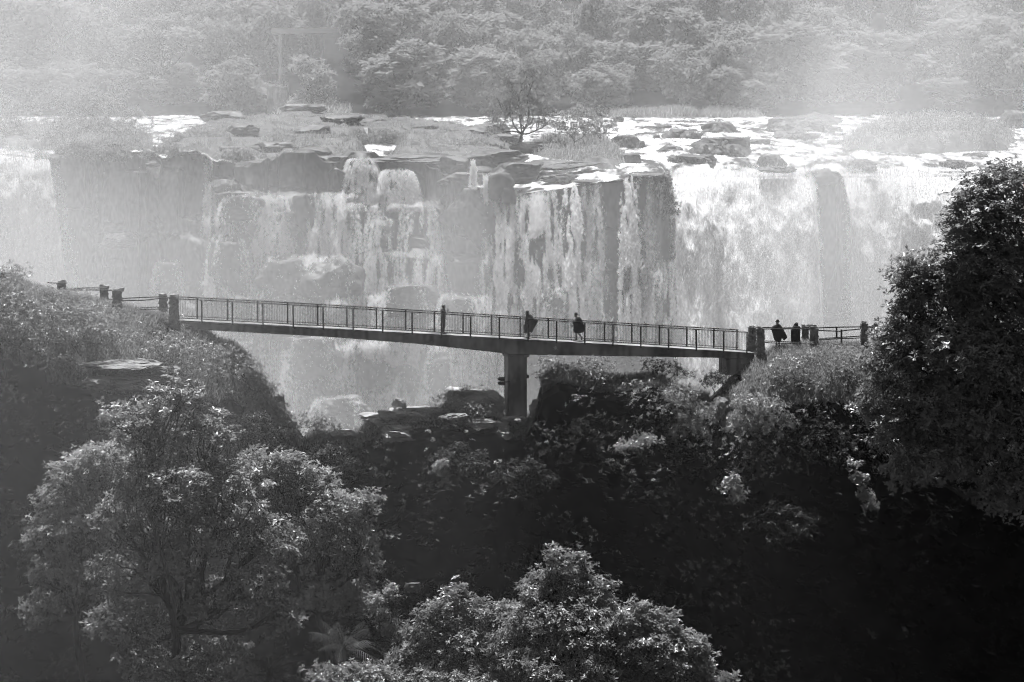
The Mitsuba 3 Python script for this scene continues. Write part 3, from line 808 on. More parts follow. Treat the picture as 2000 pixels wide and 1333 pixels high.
for i, (lab, px, top, base, w, d, k) in enumerate(FAR):
    far_tree(k, px, top, base, w, d, 740 + i, thing('tree', lab, 'tree', 'trees on the far bank'))
for k, (tr, cr) in enumerate(PROTO):
    scene[f'forest_kind_{k}'] = {'type': 'shapegroup', 'crown': cr}
rng = np.random.default_rng(77)
labels['forest'] = {'label': 'dense hazy forest covering the far hillside', 'kind': 'stuff'}
USED.add('forest')
n = 0
for row, d in enumerate((524, 540, 560, 584, 612, 645, 680)):
    for px in np.arange(-250 + 60 * (row % 2), 2260, 118):
        q = px + rng.uniform(-40, 40)
        if d < 550 and 500 < q < 690 or rng.uniform() < 0.12:
            continue
        n += 1
        base = hillZ(0, d)
        kind = int(rng.integers(6))
        hh = rng.uniform(0.75, 1.9) * (0.7 if row == 0 else 1)
        tw = T().translate([float(PX(q, d)), float(d + rng.uniform(-6, 6)), float(base - 1.0)]).rotate([0, 0, 1], float(rng.uniform(0, 360))).scale([float(rng.uniform(0.9, 2.0))] * 2 + [float(hh)])
        scene[f'forest__{n:03d}'] = {'type': 'instance', 'shapegroup': {'type': 'ref', 'id': f'forest_kind_{kind}'}, 'to_world': tw}


# ------------------------------------------------------------------ reeds, grass and shrubs beyond the gorge
def blades(base, h, w, rng, lean=0.25):
    n = len(base)
    up = unit(np.stack([rng.normal(size=n) * lean, rng.normal(size=n) * lean, np.ones(n)], 1))
    sd = unit(np.cross(up, rdir(rng, n)))
    H = (h * rng.uniform(0.55, 1.25, n) * (0.45 + 1.1 * fb(base * [0.12, 0.12, 0], 3, 5)))[:, None]
    W = (w * rng.uniform(0.7, 1.3, n))[:, None]
    bend = rdir(rng, n) * [1, 1, 0] * H * 0.22
    v = np.stack([base - sd * W / 2, base + sd * W / 2, base + up * H * 0.6 + sd * W * 0.35, base + up * H * 0.6 - sd * W * 0.35, base + up * H + bend], 1).reshape(-1, 3)
    k = np.arange(n)[:, None] * 5
    return v, np.vstack([k + [0, 1, 2], k + [0, 2, 3], k + [3, 2, 4]])


def far_grass(label, px0, px1, d0, d1, n, h, w, seed, clump=0.0, name='grass'):
    rng = np.random.default_rng(seed)
    d = rng.uniform(d0, d1, n)
    px = rng.uniform(px0, px1, n)
    if clump:
        c = rng.uniform(px0, px1, 26)
        px = np.where(rng.uniform(size=n) < clump, c[rng.integers(26, size=n)] + rng.normal(size=n) * 4, px)
    x = PX(px, d)
    ends = np.minimum(px - px0, px1 - px) / 40.0
    ok = (rng.uniform(size=n) < np.clip(ends, 0.15, 1)) & (fb(np.stack([px * 0.03, d * 0.1, 0 * d], 1), 3, seed) > 0.36)
    x, d = x[ok], d[ok]
    z = zr(d) + 0.3
    one(name, blades(np.stack([x, d, z], 1), h, w, rng), 'grass', label, kind='stuff')


far_grass('strip of tall pale grass along the far water edge', 1185, 1490, 497, 508, 7000, 1.9, 0.16, 801)
far_grass('clumps of tall plumed reeds along the far water edge below the gantry', 535, 690, 492, 508, 3600, 2.8, 0.2, 802, 0.8, 'reeds')


def isle_grass(label, px0, px1, py0, py1, n, h, seed, name='grass', w=0.09):
    rng = np.random.default_rng(seed)
    pts = np.array([on_river(a, b) for a, b in zip(rng.uniform(px0, px1, n), rng.uniform(py0, py1, n))])
    h_ = isle_height(pts[:, 0], pts[:, 1])
    pts = pts[h_ > 0.35]
    pts[:, 2] = bedZ(pts[:, 0], pts[:, 1]) - 0.05
    pts = pts[fb(pts * [0.25, 0.12, 0], 3, seed) > 0.42]
    one(name, blades(pts, h, w, rng), 'grass', label, kind='stuff')


isle_grass('grass growing over the rocky upper island', 360, 1000, 248, 325, 5200, 0.6, 811)
isle_grass('pale grass hanging along the front of the tree island', 1030, 1235, 285, 322, 5000, 0.8, 812)
isle_grass('grass and low scrub on the misty island at right', 1640, 1980, 246, 300, 6500, 0.9, 813)
isle_grass('scrubby grass on the misty left island', -60, 310, 262, 325, 5000, 0.9, 814)


def shrub(name, label, cat, base, fork, blobs, d, n, per, spread, size, seed, mat='leaf_near', r0=0.06, twigs=6, depth=0.8, group=None, up=0.5, lower=-0.35, wide=0.45, stems=1, stem_name='stem', crown_name='foliage', dz=0):
    """Plant given in photo pixels at distance d: base and fork (px, py), blobs (px, py, rx, ry[, distance offset])."""
    rng = np.random.default_rng(seed)
    m = pxm(d)
    bl = [(P(b[0], b[1], d + (b[4] if len(b) > 4 else rng.uniform(-0.4, 0.4) * b[2] * m)), (b[2] * m, b[2] * m * depth, b[3] * m)) for b in blobs]
    B, Fk = P(*base, d) if len(base) == 2 else P(*base), P(*fork, d) if len(fork) == 2 else P(*fork)
    tr, cr = tree_mesh(B, Fk, bl, n, per, spread, size, rng, r0, twigs, up, lower, seed, wide)
    k = thing(name, label, cat, group)
    part(k, stem_name, tr, 'bark', 35)
    part(k, crown_name, cr, mat)
    return k


IT = 'trees and shrubs on the islands above the falls'
shrub('tree', 'big leafy tree standing on the rock island at the centre above the falls', 'tree', (1018, 296), (1020, 262), [(1020, 150, 40, 40), (985, 195, 34, 30), (1055, 190, 38, 34), (1018, 225, 50, 36), (975, 245, 24, 18), (1070, 235, 28, 22), (1040, 140, 30, 30)],
      322, 260, 16, 0.4, 0.42, 821, 'leaf_far', 0.22, 10, group=IT, crown_name='crown', stem_name='trunk')
shrub('shrub', 'multi-stemmed open shrub on the tree island, right of the big leafy tree', 'shrub', (1120, 298), (1122, 278), [(1090, 240, 22, 20), (1130, 225, 34, 20), (1112, 255, 36, 18), (1158, 245, 22, 20)], 318, 130, 14, 0.35, 0.38, 822, 'leaf_far', 0.1, 14, group=IT)
shrub('shrub', 'small dark twiggy shrub at the right end of the tree island', 'shrub', (1172, 296), (1172, 282), [(1172, 258, 26, 16), (1160, 240, 16, 12), (1188, 246, 14, 14)], 315, 80, 12, 0.3, 0.34, 823, 'leaf_near', 0.08, 14, group=IT)
shrub('shrub', 'round bush on the upper island above the fan of water', 'shrub', (548, 320), (548, 305), [(530, 282, 24, 18), (560, 280, 26, 18), (545, 298, 36, 16)], 300, 120, 14, 0.28, 0.3, 824, 'leaf_far', 0.06, 6, group=IT)
shrub('shrub', 'pale bush on the upper island left of the round bush', 'shrub', (400, 300), (400, 285), [(385, 268, 26, 16), (412, 262, 26, 16)], 330, 80, 14, 0.35, 0.36, 825, 'leaf_far', 0.06, 6, group=IT)
shrub('shrub', 'wide pale scrub behind the humped rocks on the upper island', 'shrub', (740, 290), (740, 280), [(710, 270, 26, 12), (750, 266, 30, 13), (785, 270, 22, 11)], 350, 110, 14, 0.35, 0.36, 826, 'leaf_far', 0.06, 5, group=IT)
shrub('shrub', 'pale scrub on the upper island left of the flat boulder', 'shrub', (890, 306), (890, 300), [(860, 294, 34, 12), (900, 286, 34, 12), (930, 276, 26, 12)], 310, 110, 14, 0.3, 0.32, 827, 'leaf_far', 0.06, 5, group=IT)
shrub('shrub', 'dark bush hanging from the right edge of the dark rock column', 'shrub', (1288, 360, 265), (1302, 372, 264), [(1305, 375, 14, 18), (1308, 398, 14, 16), (1302, 418, 12, 12), (1316, 412, 8, 14), (1290, 352, 14, 10)], 263.6, 90, 14, 0.22, 0.3, 828, 'leaf_dark', 0.06, 8, group='plants on the cliff')
shrub('tree', 'hazy leafy tree on the left island in the spray', 'tree', (170, 300), (170, 250), [(120, 200, 50, 36), (190, 190, 56, 34), (240, 235, 50, 30), (150, 250, 60, 34), (265, 270, 36, 24)], 335, 260, 14, 0.42, 0.46, 829, 'leaf_far', 0.2, 8, group=IT, crown_name='crown', stem_name='trunk')
shrub('tree', 'leafy tree almost lost in spray at the far left edge', 'tree', (20, 300), (20, 260), [(-10, 215, 50, 36), (40, 235, 44, 30), (20, 265, 50, 20)], 340, 160, 14, 0.42, 0.46, 830, 'leaf_far', 0.2, 8, group=IT, crown_name='crown', stem_name='trunk')
shrub('shrub', 'scrub along the crest of the misty island, left part', 'shrub', (1730, 280), (1730, 270), [(1690, 258, 34, 12), (1740, 248, 36, 14), (1780, 246, 30, 14)], 340, 110, 14, 0.35, 0.4, 831, 'leaf_far', 0.06, 5, group=IT)
shrub('shrub', 'scrub along the crest of the misty island, right part', 'shrub', (1900, 280), (1900, 268), [(1850, 250, 34, 14), (1900, 246, 36, 14), (1950, 254, 28, 16)], 345, 110, 14, 0.35, 0.4, 832, 'leaf_far', 0.06, 5, group=IT)

for i, (lab, px, py, d, w, h) in enumerate([
        ('bush overhanging the brink of the hazy left cliff, nearest the left waterfall', 150, 296, 284, 40, 16), ('bush overhanging the brink of the hazy left cliff, second from the left waterfall', 225, 302, 283, 44, 14),
        ('bush overhanging the brink of the hazy left cliff, third from the left waterfall', 330, 300, 281, 44, 16), ('low bush at the front of the upper island left of the dark recess', 470, 306, 282, 36, 14),
        ('low bush above the dark recess left of the water domes', 600, 300, 284, 30, 13), ('tufted bush in the middle of the upper island', 650, 262, 370, 36, 13), ('tufted bush at the back of the upper island beside the far water', 880, 252, 400, 34, 14),
        ('bushy tuft on the wedge of rock left of the big island tree', 960, 268, 350, 34, 14), ('low bush on the left shore of the upper island', 350, 280, 320, 34, 16)]):
    shrub('shrub', lab, 'shrub', (px, py + h), (px, py + 4), [(px - w * 0.5, py, w * 0.5, h * 0.8), (px + w * 0.4, py + 2, w * 0.5, h * 0.8), (px, py - h * 0.4, w * 0.5, h * 0.8)], d, 80, 18, 0.3, 0.34, 840 + i, 'leaf_far', 0.05, 4, group=IT)

# ------------------------------------------------------------------ gantry and railings on the far bank
gd = 511.0
g = thing('gantry', 'tall pale steel gantry frame among the trees on the far bank', 'gantry')
m_ = pxm(gd)
part(g, 'beam', beam(P(530, 62, gd), P(662, 60, gd), 1.2, 10 * m_), 'pale_steel')
part(g, 'post', beam(P(547, 166, gd), P(547, 69, gd), 0.6, 5 * m_, (0, 1, 0)), 'pale_steel')
part(g, 'post', beam(P(629, 150, gd + 3), P(629, 69, gd + 3), 0.6, 5 * m_, (0, 1, 0)), 'pale_steel')
part(g, 'brace', beam(P(534, 70, gd), P(543, 88, gd), 0.25, 0.25), 'pale_steel')
part(g, 'lifting_block', box(P(588, 72, gd), (5 * m_, 0.4, 2.4 * m_)), 'pale_steel')
part(g, 'cable', join([tube([P(x, 68, gd), P(x, 86 + 8 * ((x * 7) % 3), gd)], 0.045, 4) for x in (593, 599, 605, 610, 614, 618, 623)]), 'pale_steel', kind='stuff')
part(g, 'cabinet', box(P(612, 92, gd + 1), (3.5 * m_, 0.6, 8 * m_)), 'pale_steel')
pl = thing('platform', 'concrete platform with a white railing at the foot of the gantry post', 'platform')
part(pl, 'base', box(P(543, 195, gd + 1), (20 * m_, 1.4, 25 * m_)), 'concrete')
rl = part(pl, 'railing', join([beam(P(522, 160, gd - 0.6), P(562, 161, gd - 0.6), 0.12, 0.12), beam(P(522, 166, gd - 0.6), P(562, 166, gd - 0.6), 0.12, 0.12)]), 'pale_steel')
for x in (524, 538, 555, 561):
    part(rl, 'post', beam(P(x, 170, gd - 0.6), P(x, 157, gd - 0.6), 0.13, 0.13, (0, 1, 0)), 'pale_steel')
fr = thing('fence', 'low pale railing on the far bank at the right edge', 'fence')
part(fr, 'rail', beam(P(1942, 176, 508), P(2020, 174, 508), 0.25, 0.3), 'pale_steel')
part(fr, 'rail', beam(P(1942, 184, 508), P(2020, 183, 508), 0.2, 0.2), 'pale_steel')
for x in (1945, 1962, 1980, 1998):
    part(fr, 'post', beam(P(x, 196, 508), P(x, 174, 508), 0.2, 0.2, (0, 1, 0)), 'pale_steel')
# ------------------------------------------------------------------ footbridge
BA = np.array([math.cos(math.radians(15.7)), math.sin(math.radians(15.7)), 0.0])   # along, to the right and away
BN = np.array([-BA[1], BA[0], 0.0])                                                  # across, away from the viewer
UPV = np.array([0, 0, 1.0])
BO = P(900, 640, dline(900))


def bs(px):
    return float((P(px, 640, dline(px)) - BO) @ BA)


def prof_fn(pts):
    w = [P(a, b, dline(a)) for a, b in pts]
    ss = np.array([(q - BO) @ BA for q in w])
    zz = np.array([q[2] for q in w])
    c = np.polyfit(ss, zz, 3) if len(pts) > 6 else None
    return (lambda v: np.polyval(c, v)) if c is not None else (lambda v: np.interp(v, ss, zz))


zTop = prof_fn([(348, 583.5), (480, 590), (620, 598), (740, 605), (870, 613), (1000, 621), (1100, 628), (1300, 639), (1460, 649)])
zDeck = prof_fn([(367, 627), (510, 634), (650, 642.5), (780, 649), (902, 656), (1031, 663.5), (1126, 669), (1240, 675.5), (1346, 681.5), (1457, 689)])
zBot = prof_fn([(330, 641), (396, 645), (650, 659), (825, 673), (996, 692), (1034, 693.5)])
zBotR = prof_fn([(996, 692), (1034, 693.5), (1347, 698.5), (1420, 700), (1475, 702)])
S0, S1 = bs(340), bs(1474)
SP_, SPIER = bs(1014), bs(1014)
WID = 1.66


def bp(sv, off, z):
    """World point of the footbridge: s along, off across, z up."""
    return BO * [1, 1, 0] + BA * sv + BN * off + UPV * z


def sweep_box(ss, o0, o1, z0, z1):
    """Bar of rectangular section along the footbridge; z0, z1 are functions of s."""
    rings = np.array([[bp(q, o0, z0(q)), bp(q, o1, z0(q)), bp(q, o1, z1(q)), bp(q, o0, z1(q))] for q in ss])
    n = len(ss)
    i, j = np.meshgrid(np.arange(n - 1), np.arange(4), indexing='ij')
    q = np.stack([i * 4 + j, (i + 1) * 4 + j, (i + 1) * 4 + (j + 1) % 4, i * 4 + (j + 1) % 4], -1).reshape(-1, 4)
    q = np.vstack([q, [[0, 1, 2, 3], [(n - 1) * 4 + 3, (n - 1) * 4 + 2, (n - 1) * 4 + 1, (n - 1) * 4]]])
    return rings.reshape(-1, 3), q


ss = np.linspace(S0, S1, 70)
zGird = lambda q: zBot(q) if q <= SPIER else zBotR(q)
fbk = thing('footbridge', 'long slender concrete footbridge with steel railings crossing the misty gorge', 'bridge')
part(fbk, 'deck', sweep_box(ss, -0.06, WID + 0.06, lambda q: zDeck(q) - 0.11, lambda q: zDeck(q)), 'concrete')
part(fbk, 'girder', sweep_box(ss, 0.03, WID - 0.03, zGird, lambda q: zDeck(q) - 0.11), 'concrete', label='deep tapering concrete girder, thickest over the pier')
pz1 = float(zBotR(SPIER)) + 0.05
pk = part(fbk, 'pier', box(bp(SPIER, 0.8, pz1 - 3.4), (0.56, 0.55, 3.4), [BA, BN, UPV]), 'concrete', label='square concrete pier standing on the rock saddle')
part(pk, 'chamfer_strip', box(bp(SPIER - 0.585, 0.75, pz1 - 3.42), (0.028, 0.42, 3.36), [BA, BN, UPV]), 'concrete')
part(pk, 'bearing', box(bp(SPIER - 0.5, 0.72, pz1 - 0.17), (0.17, 0.66, 0.07), [BA, BN, UPV]), 'stone')
part(pk, 'bearing', box(bp(SPIER + 0.5, 0.72, pz1 - 0.17), (0.17, 0.66, 0.07), [BA, BN, UPV]), 'stone')
part(fbk, 'abutment', join([box(bp(bs(1447), 0.8, zGird(bs(1447)) - 0.52), (0.85, 0.72, 0.5), [BA, BN, UPV]), box(bp(bs(1466), 0.8, zGird(bs(1466)) - 0.16), (0.62, 0.8, 0.13), [BA, BN, UPV])]), 'concrete', label='dark concrete block under the right end')
PS = (bs(1142) - bs(861.8)) / 5
P0 = bs(861.8)
posts = [P0 + k * PS for k in range(-9, 11)]
posts = [q for q in posts if bs(352) < q < bs(1462)]
for nm, off in (('near', 0.05), ('far', WID - 0.05)):
    rs = np.linspace(bs(349), bs(1461), 60)
    rk = part(fbk, 'railing', join([sweep_box(rs, off - 0.03, off + 0.03, lambda q: zTop(q) - 0.055, lambda q: zTop(q)),
                                    sweep_box(rs, off - 0.018, off + 0.018, lambda q: zDeck(q) + 0.11, lambda q: zDeck(q) + 0.15)]), 'dark_steel')
    for q in posts + [bs(1459)]:
        z0, z1 = float(zDeck(q)) - 0.10, float(zTop(q)) - 0.057
        part(rk, 'post', box(bp(q, off - (0.09 if nm == 'near' else -0.09), (z0 + z1) / 2), (0.04, 0.03, (z1 - z0) / 2), [BA, BN, UPV]), 'dark_steel')
    bl = []
    for q in np.arange(rs[0] + 0.05, rs[-1], 0.098):
        z0, z1 = float(zDeck(q)) + 0.13, float(zTop(q)) - 0.05
        bl.append(box(bp(q, off, (z0 + z1) / 2), (0.0048, 0.0048, (z1 - z0) / 2), [BA, BN, UPV]))
    part(rk, 'balusters', join(bl), 'dark_steel', kind='stuff')

# floodlights on the pier, small bracket, star-shaped plant
fk = thing('floodlight', 'pair of dark floodlights on an arm at the left of the bridge pier', 'lamp')
fo = lambda px, py: P(px, py, dline(1014) - 0.3)
part(fk, 'arm', tube([fo(995, 746), fo(990, 746.3), fo(984, 746)], 0.035, 6), 'dark_steel')
part(fk, 'stem', tube([fo(986, 734), fo(985.6, 752)], 0.03, 6), 'dark_steel')
for dy, nm in ((740.5, 'a'), (749, 'b')):
    c = fo(981, dy)
    m_ = pxm(150)
    hull = m3.Manifold.hull_points(np.array([c + [sx * w * m_, sy * 0.16, sz * h * m_] for sx, w, h in ((-1, 8.5, 1.4), (-0.6, 8.5, 3.4), (1, 4.6, 3.6)) for sy in (-1, 1) for sz in (-1, 1)]))
    hk = part(fk, 'housing', hull, 'dark_steel')
    part(hk, 'glass', box(c + [-7.2 * m_, 0, 0.7 * m_], (1.6 * m_, 0.12, 2.0 * m_), [unit(np.array([0.8, 0, 0.6])), [0, 1, 0], unit(np.array([-0.6, 0, 0.8]))]), 'lens_glass')
one('bracket', box(bp(SPIER + 0.62, 0.3, P(1038, 726, 154)[2]), (0.07, 0.07, 0.1), [BA, BN, UPV]), 'dark_steel', 'small dark bracket on the right side of the bridge pier', 'bracket')
rng = np.random.default_rng(900)
c = P(1085, 680, dline(1085) - 0.05)
dd = np.array([[math.cos(a), -0.35, math.sin(a)] for a in np.linspace(0.3, 6.4, 10)[:9]])
star = join([tube([c, c + d * 0.08, c + d * [0.15, 0.15, 0.16] * rng.uniform(0.8, 1.3)], [0.02, 0.018, 0.004], 4) for d in dd])
one('air_plant', star, 'cloth_pale', 'small white star-shaped plant clinging to the bridge girder right of the pier', 'plant')

# ------------------------------------------------------------------ stone pillars and pole fences of the path


def pillar_mesh(px, py0, py1, wpx, d, seed):
    rng = np.random.default_rng(seed)
    m = pxm(d)
    a, b = P(px, py0, d), P(px, py1, d)
    w, H = wpx * m, a[2] - b[2]
    out, z, cap = [], b[2] - 0.25, []
    while z < a[2] - 0.08:
        h = rng.uniform(0.11, 0.2)
        for i in (-1, 1):
            for j in (-1, 1):
                s_ = w * rng.uniform(0.22, 0.30)
                c = np.array([a[0] + i * w * 0.25 + rng.normal() * 0.012, d + j * w * 0.25 + rng.normal() * 0.012, z + h / 2])
                t = rng.normal() * 0.12
                v, f = box((0, 0, 0), (s_, s_, h * 0.47), [[math.cos(t), math.sin(t), 0], [-math.sin(t), math.cos(t), 0], [0, 0, 1]])
                v = v * (1 + 0.16 * rng.normal(size=v.shape) * [1, 1, 0.6]) + c
                out.append((v, f))
        z += h
    for k in range(5):
        c = np.array([a[0] + rng.normal() * w * 0.22, d + rng.normal() * w * 0.2, z + 0.03])
        v, f = box((0, 0, 0), (w * 0.22, w * 0.2, rng.uniform(0.04, 0.1)))
        cap.append((v * (1 + 0.25 * rng.normal(size=v.shape)) + c, f))
    return join(out), join(cap)


def dl2(px, far):
    return dline(px) + (WID / math.cos(math.radians(15.7)) if far else 0.0)


for i, (lab, px, y0, y1, w, far) in enumerate([
        ('rough stone pillar at the left end of the bridge, near side', 339.5, 580, 632, 16.5, 0), ('rough stone pillar at the left end of the bridge, far side', 318.5, 579, 625, 14.5, 1),
        ('second stone pillar left of the bridge, near side', 228.5, 566, 608, 16, 0), ('second stone pillar left of the bridge, far side', 203.5, 563, 600, 15, 1),
        ('short stone pillar sunk in the grass at far left', 119.5, 550, 576, 15, 1),
        ('stone pillar at the right end of the bridge, far side', 1469, 638, 696, 15.5, 1), ('stone pillar at the right end of the bridge, near side', 1485.5, 640, 690, 14.5, 0),
        ('pointed stone pillar beside the hooded person', 1573, 638, 678, 12, 1), ('flat-topped stone pillar right of the hooded person', 1590, 637, 690, 15, 0),
        ('lone dark stone pillar by the big tree at right', 1688, 633, 674, 12.5, 0), ('stone pillar half hidden in the leaves of the big tree at right', 1708, 634, 672, 11, 1)]):
    k = thing('stone_pillar', lab, 'pillar', 'stone pillars along the path')
    st, cp = pillar_mesh(px, y0, y1, w, dl2(px, far), 910 + i)
    part(k, 'stones', st, 'stone', kind='stuff')
    part(k, 'capstones', cp, 'dry_rock')


def fence(lab, rails, stakes=(), far=0):
    k = thing('pole_fence', lab, 'fence', 'pole fences along the path')
    rng = np.random.default_rng(int(rails[0][0]) * 3 + far)
    for (x0, y0, x1, y1, th) in rails:
        p, _ = limb(P(x0, y0, dl2(x0, far)), P(x1, y1, dl2(x1, far)), 1, 1, rng, 0.006, 9)
        part(k, 'rail', tube(p, th * 0.0155, 6), 'timber', True)
    for (x, y0, y1) in stakes:
        part(k, 'stake', tube([P(x, y0, dl2(x, far) - 0.12), P(x, y1, dl2(x, far) - 0.12)], 0.06, 6), 'timber', True)


fence('dark pole fence just left of the bridge, near side', [(236, 588, 332, 581.5, 2.6), (236, 607, 332, 602, 2.2)])
fence('dark pole fence just left of the bridge, far side', [(210, 586, 312, 580, 2.4), (210, 605, 312, 600, 2.0)], far=1)
fence('dark pole fence among tall grass at left, near side', [(126, 566, 221, 567.5, 2.6)])
fence('dark pole fence among tall grass at left, far side', [(126, 565, 198, 563, 2.2), (92, 552.5, 113, 553.5, 2.0)], far=1)
fence('dark pole fence behind the two people at right, far side', [(1475, 640.5, 1568, 641, 2.4), (1475, 666, 1568, 668, 2.0)], far=1)
fence('dark pole fence in front of the two people at right, near side', [(1492, 643, 1583, 643, 2.6), (1492, 669, 1583, 671, 2.2)])
fence('pole fence between the flat-topped pillar and the lone pillar, near side', [(1597, 646, 1640, 647.5, 2.6), (1640, 647.5, 1682, 642.5, 2.6), (1600, 664, 1682, 660, 2.6)], [(1643.5, 644, 672)])
fence('pole fence between the pointed pillar and the half hidden pillar, far side', [(1580, 642, 1702, 638.5, 2.8), (1580, 663, 1702, 655, 2.4)], [(1634, 641, 664)], far=1)
fence('short run of poles right of the lone stone pillar', [(1694, 641, 1760, 634, 2.4), (1694, 651, 1760, 647, 2.2), (1694, 659, 1760, 655, 2.4)])

# ------------------------------------------------------------------ people
_sph, _ico2 = np.array(trimesh.creation.icosphere(subdivisions=2).vertices), np.array(trimesh.creation.icosphere(subdivisions=2).faces)


def bone(a, b, ra, rb):
    return m3.Manifold.hull_points(np.vstack([np.asarray(a) + _sph * ra, np.asarray(b) + _sph * rb]))


def fuse(bones, edge=0.03, it=6):
    m = m3.Manifold.batch_boolean(bones, m3.OpType.Add).refine_to_length(edge).to_mesh()
    t = trimesh.Trimesh(m.vert_properties[:, :3], m.tri_verts, process=True)
    trimesh.smoothing.filter_taubin(t, iterations=it)
    return t


def hand(w, dirv, side, curl=0.35):
    """Palm, four unequal fingers and a thumb, from the wrist w along dirv."""
    d = unit(np.asarray(dirv, float))
    s_ = unit(np.cross(d, [0.1, 1, 0.2])) * side
    n = np.cross(d, s_)
    b = [bone(w, np.asarray(w) + d * 0.075, 0.028, 0.034)]
    for k, L in enumerate((0.062, 0.074, 0.07, 0.055)):
        o = np.asarray(w) + d * 0.085 + s_ * (0.03 - 0.02 * k)
        mid = o + d * L * 0.6
        b += [bone(o, mid, 0.0095, 0.009), bone(mid, mid + unit(d + n * curl) * L * 0.55, 0.009, 0.0075)]
    o = np.asarray(w) + d * 0.03 + s_ * 0.03
    b += [bone(o, o + unit(d + s_) * 0.045, 0.012, 0.010), bone(o + unit(d + s_) * 0.045, o + unit(d + s_) * 0.045 + d * 0.03, 0.010, 0.008)]
    return b


def head_bones(c, face):
    """Skull, jaw, nose, ears for a head at c that looks along face."""
    f = unit(np.asarray(face, float))
    s_ = np.cross(f, UPV)
    c = np.asarray(c, float)
    return [bone(c + [0, 0, 0.03], c + f * 0.02 + [0, 0, 0.02], 0.088, 0.085), bone(c + f * 0.02, c + f * 0.055 - [0, 0, 0.085], 0.07, 0.035),
            bone(c + f * 0.095 + [0, 0, 0.01], c + f * 0.112 - [0, 0, 0.025], 0.012, 0.015), bone(c + f * 0.085 - [0, 0, 0.055], c + f * 0.09 - [0, 0, 0.06], 0.016, 0.014)] + \
           [bone(c + s_ * q * 0.088, c + s_ * q * 0.094 - [0, 0, 0.03], 0.018, 0.014) for q in (-1, 1)]


def garment(poly, thick, y=0.0, edge=0.05):
    """A cloth body from its outline in x-z, rounded over its depth."""
    pg = shapely.Polygon(poly).buffer(0.02)
    sl = []
    for k in range(6):
        g = pg.buffer(-0.012 * k * k * 0.45)
        hh = thick * math.sqrt(1 - (1 - k / 5.0) ** 2 * 0.86)
        for q in getattr(g, 'geoms', [g]):
            if q.is_empty:
                continue
            e = m3.CrossSection([np.array(shapely.geometry.polygon.orient(q, 1.0).exterior.coords)[:-1]]).extrude(2 * hh)
            sl.append(e.rotate((90, 0, 0)).translate((0, y + hh, 0)))
    m = m3.Manifold.batch_boolean(sl, m3.OpType.Add).refine_to_length(edge).to_mesh()
    t = trimesh.Trimesh(m.vert_properties[:, :3], m.tri_verts, process=True)
    v = np.array(t.vertices)
    v[:, 1] += 0.05 * (nz(np.stack([v[:, 0] * 11, v[:, 2] * 2.5, v[:, 1] * 0], 1), 5) - 0.5)
    t.vertices = v
    trimesh.smoothing.filter_taubin(t, iterations=8)
    return t


def put(mesh, o):
    if hasattr(mesh, 'vertices'):
        return np.array(mesh.vertices) + o, np.array(mesh.faces)
    return np.asarray(mesh[0]) + o, mesh[1]


def eyes(k, c, face, o):
    f = unit(np.asarray(face, float))
    s_ = np.cross(f, UPV)
    for q in (-1, 1):
        part(k, 'eye', (_sph * 0.013 + np.asarray(c) + f * 0.086 + s_ * q * 0.034 + [0, 0, 0.02] + o, _ico2), 'hair', True)


PEOPLE = 'visitors on the bridge and path'


def feet_at(px, off):
    return bp(bs(px), off, float(zDeck(bs(px))))


# 1: standing, photographing with a phone, facing right
o = feet_at(875, 0.95)
k = thing('person', 'person standing on the bridge holding up a phone, dark shirt, bare head', 'person', PEOPLE)
H1 = [-0.02, 0, 1.60]
fc = [0.85, 0.5, 0]
b = head_bones(H1, fc) + [bone([-0.05, 0, 1.40], H1, 0.06, 0.06), bone([-0.06, 0, 1.36], [-0.04, 0, 0.95], 0.13, 0.12), bone([-0.06, 0, 1.38], [-0.06, 0.17, 1.36], 0.08, 0.06), bone([-0.06, 0, 1.38], [-0.06, -0.17, 1.36], 0.08, 0.06),
      bone([-0.03, 0.06, 0.92], [0.0, 0.08, 0.5], 0.095, 0.06), bone([0.0, 0.08, 0.5], [-0.05, 0.08, 0.08], 0.058, 0.04), bone([-0.05, 0.08, 0.06], [0.1, 0.1, 0.03], 0.045, 0.035),
      bone([-0.03, -0.06, 0.92], [-0.01, -0.07, 0.5], 0.095, 0.06), bone([-0.01, -0.07, 0.5], [-0.07, -0.07, 0.08], 0.058, 0.04), bone([-0.07, -0.07, 0.06], [0.08, -0.08, 0.03], 0.045, 0.035),
      bone([-0.06, -0.18, 1.36], [0.1, -0.18, 1.12], 0.055, 0.045), bone([0.1, -0.18, 1.12], [0.2, -0.08, 1.34], 0.042, 0.03), bone([-0.06, 0.18, 1.36], [0.12, 0.2, 1.14], 0.055, 0.045), bone([0.12, 0.2, 1.14], [0.22, 0.1, 1.34], 0.042, 0.03)]
b += hand([0.2, -0.08, 1.34], [0.15, 0.4, 1], 1) + hand([0.22, 0.1, 1.34], [0.1, -0.3, 1], -1)
part(k, 'body', put(fuse(b), o), 'skin', True)
part(k, 'shirt', put(fuse([bone([-0.06, 0, 1.36], [-0.05, 0, 0.88], 0.155, 0.15), bone([-0.06, 0.05, 1.38], [-0.06, 0.19, 1.35], 0.09, 0.075), bone([-0.06, -0.05, 1.38], [-0.06, -0.19, 1.35], 0.09, 0.075), bone([-0.06, -0.19, 1.35], [0.05, -0.19, 1.19], 0.075, 0.07), bone([-0.06, 0.19, 1.35], [0.06, 0.2, 1.2], 0.075, 0.07)]), o), 'cloth_dark', True)
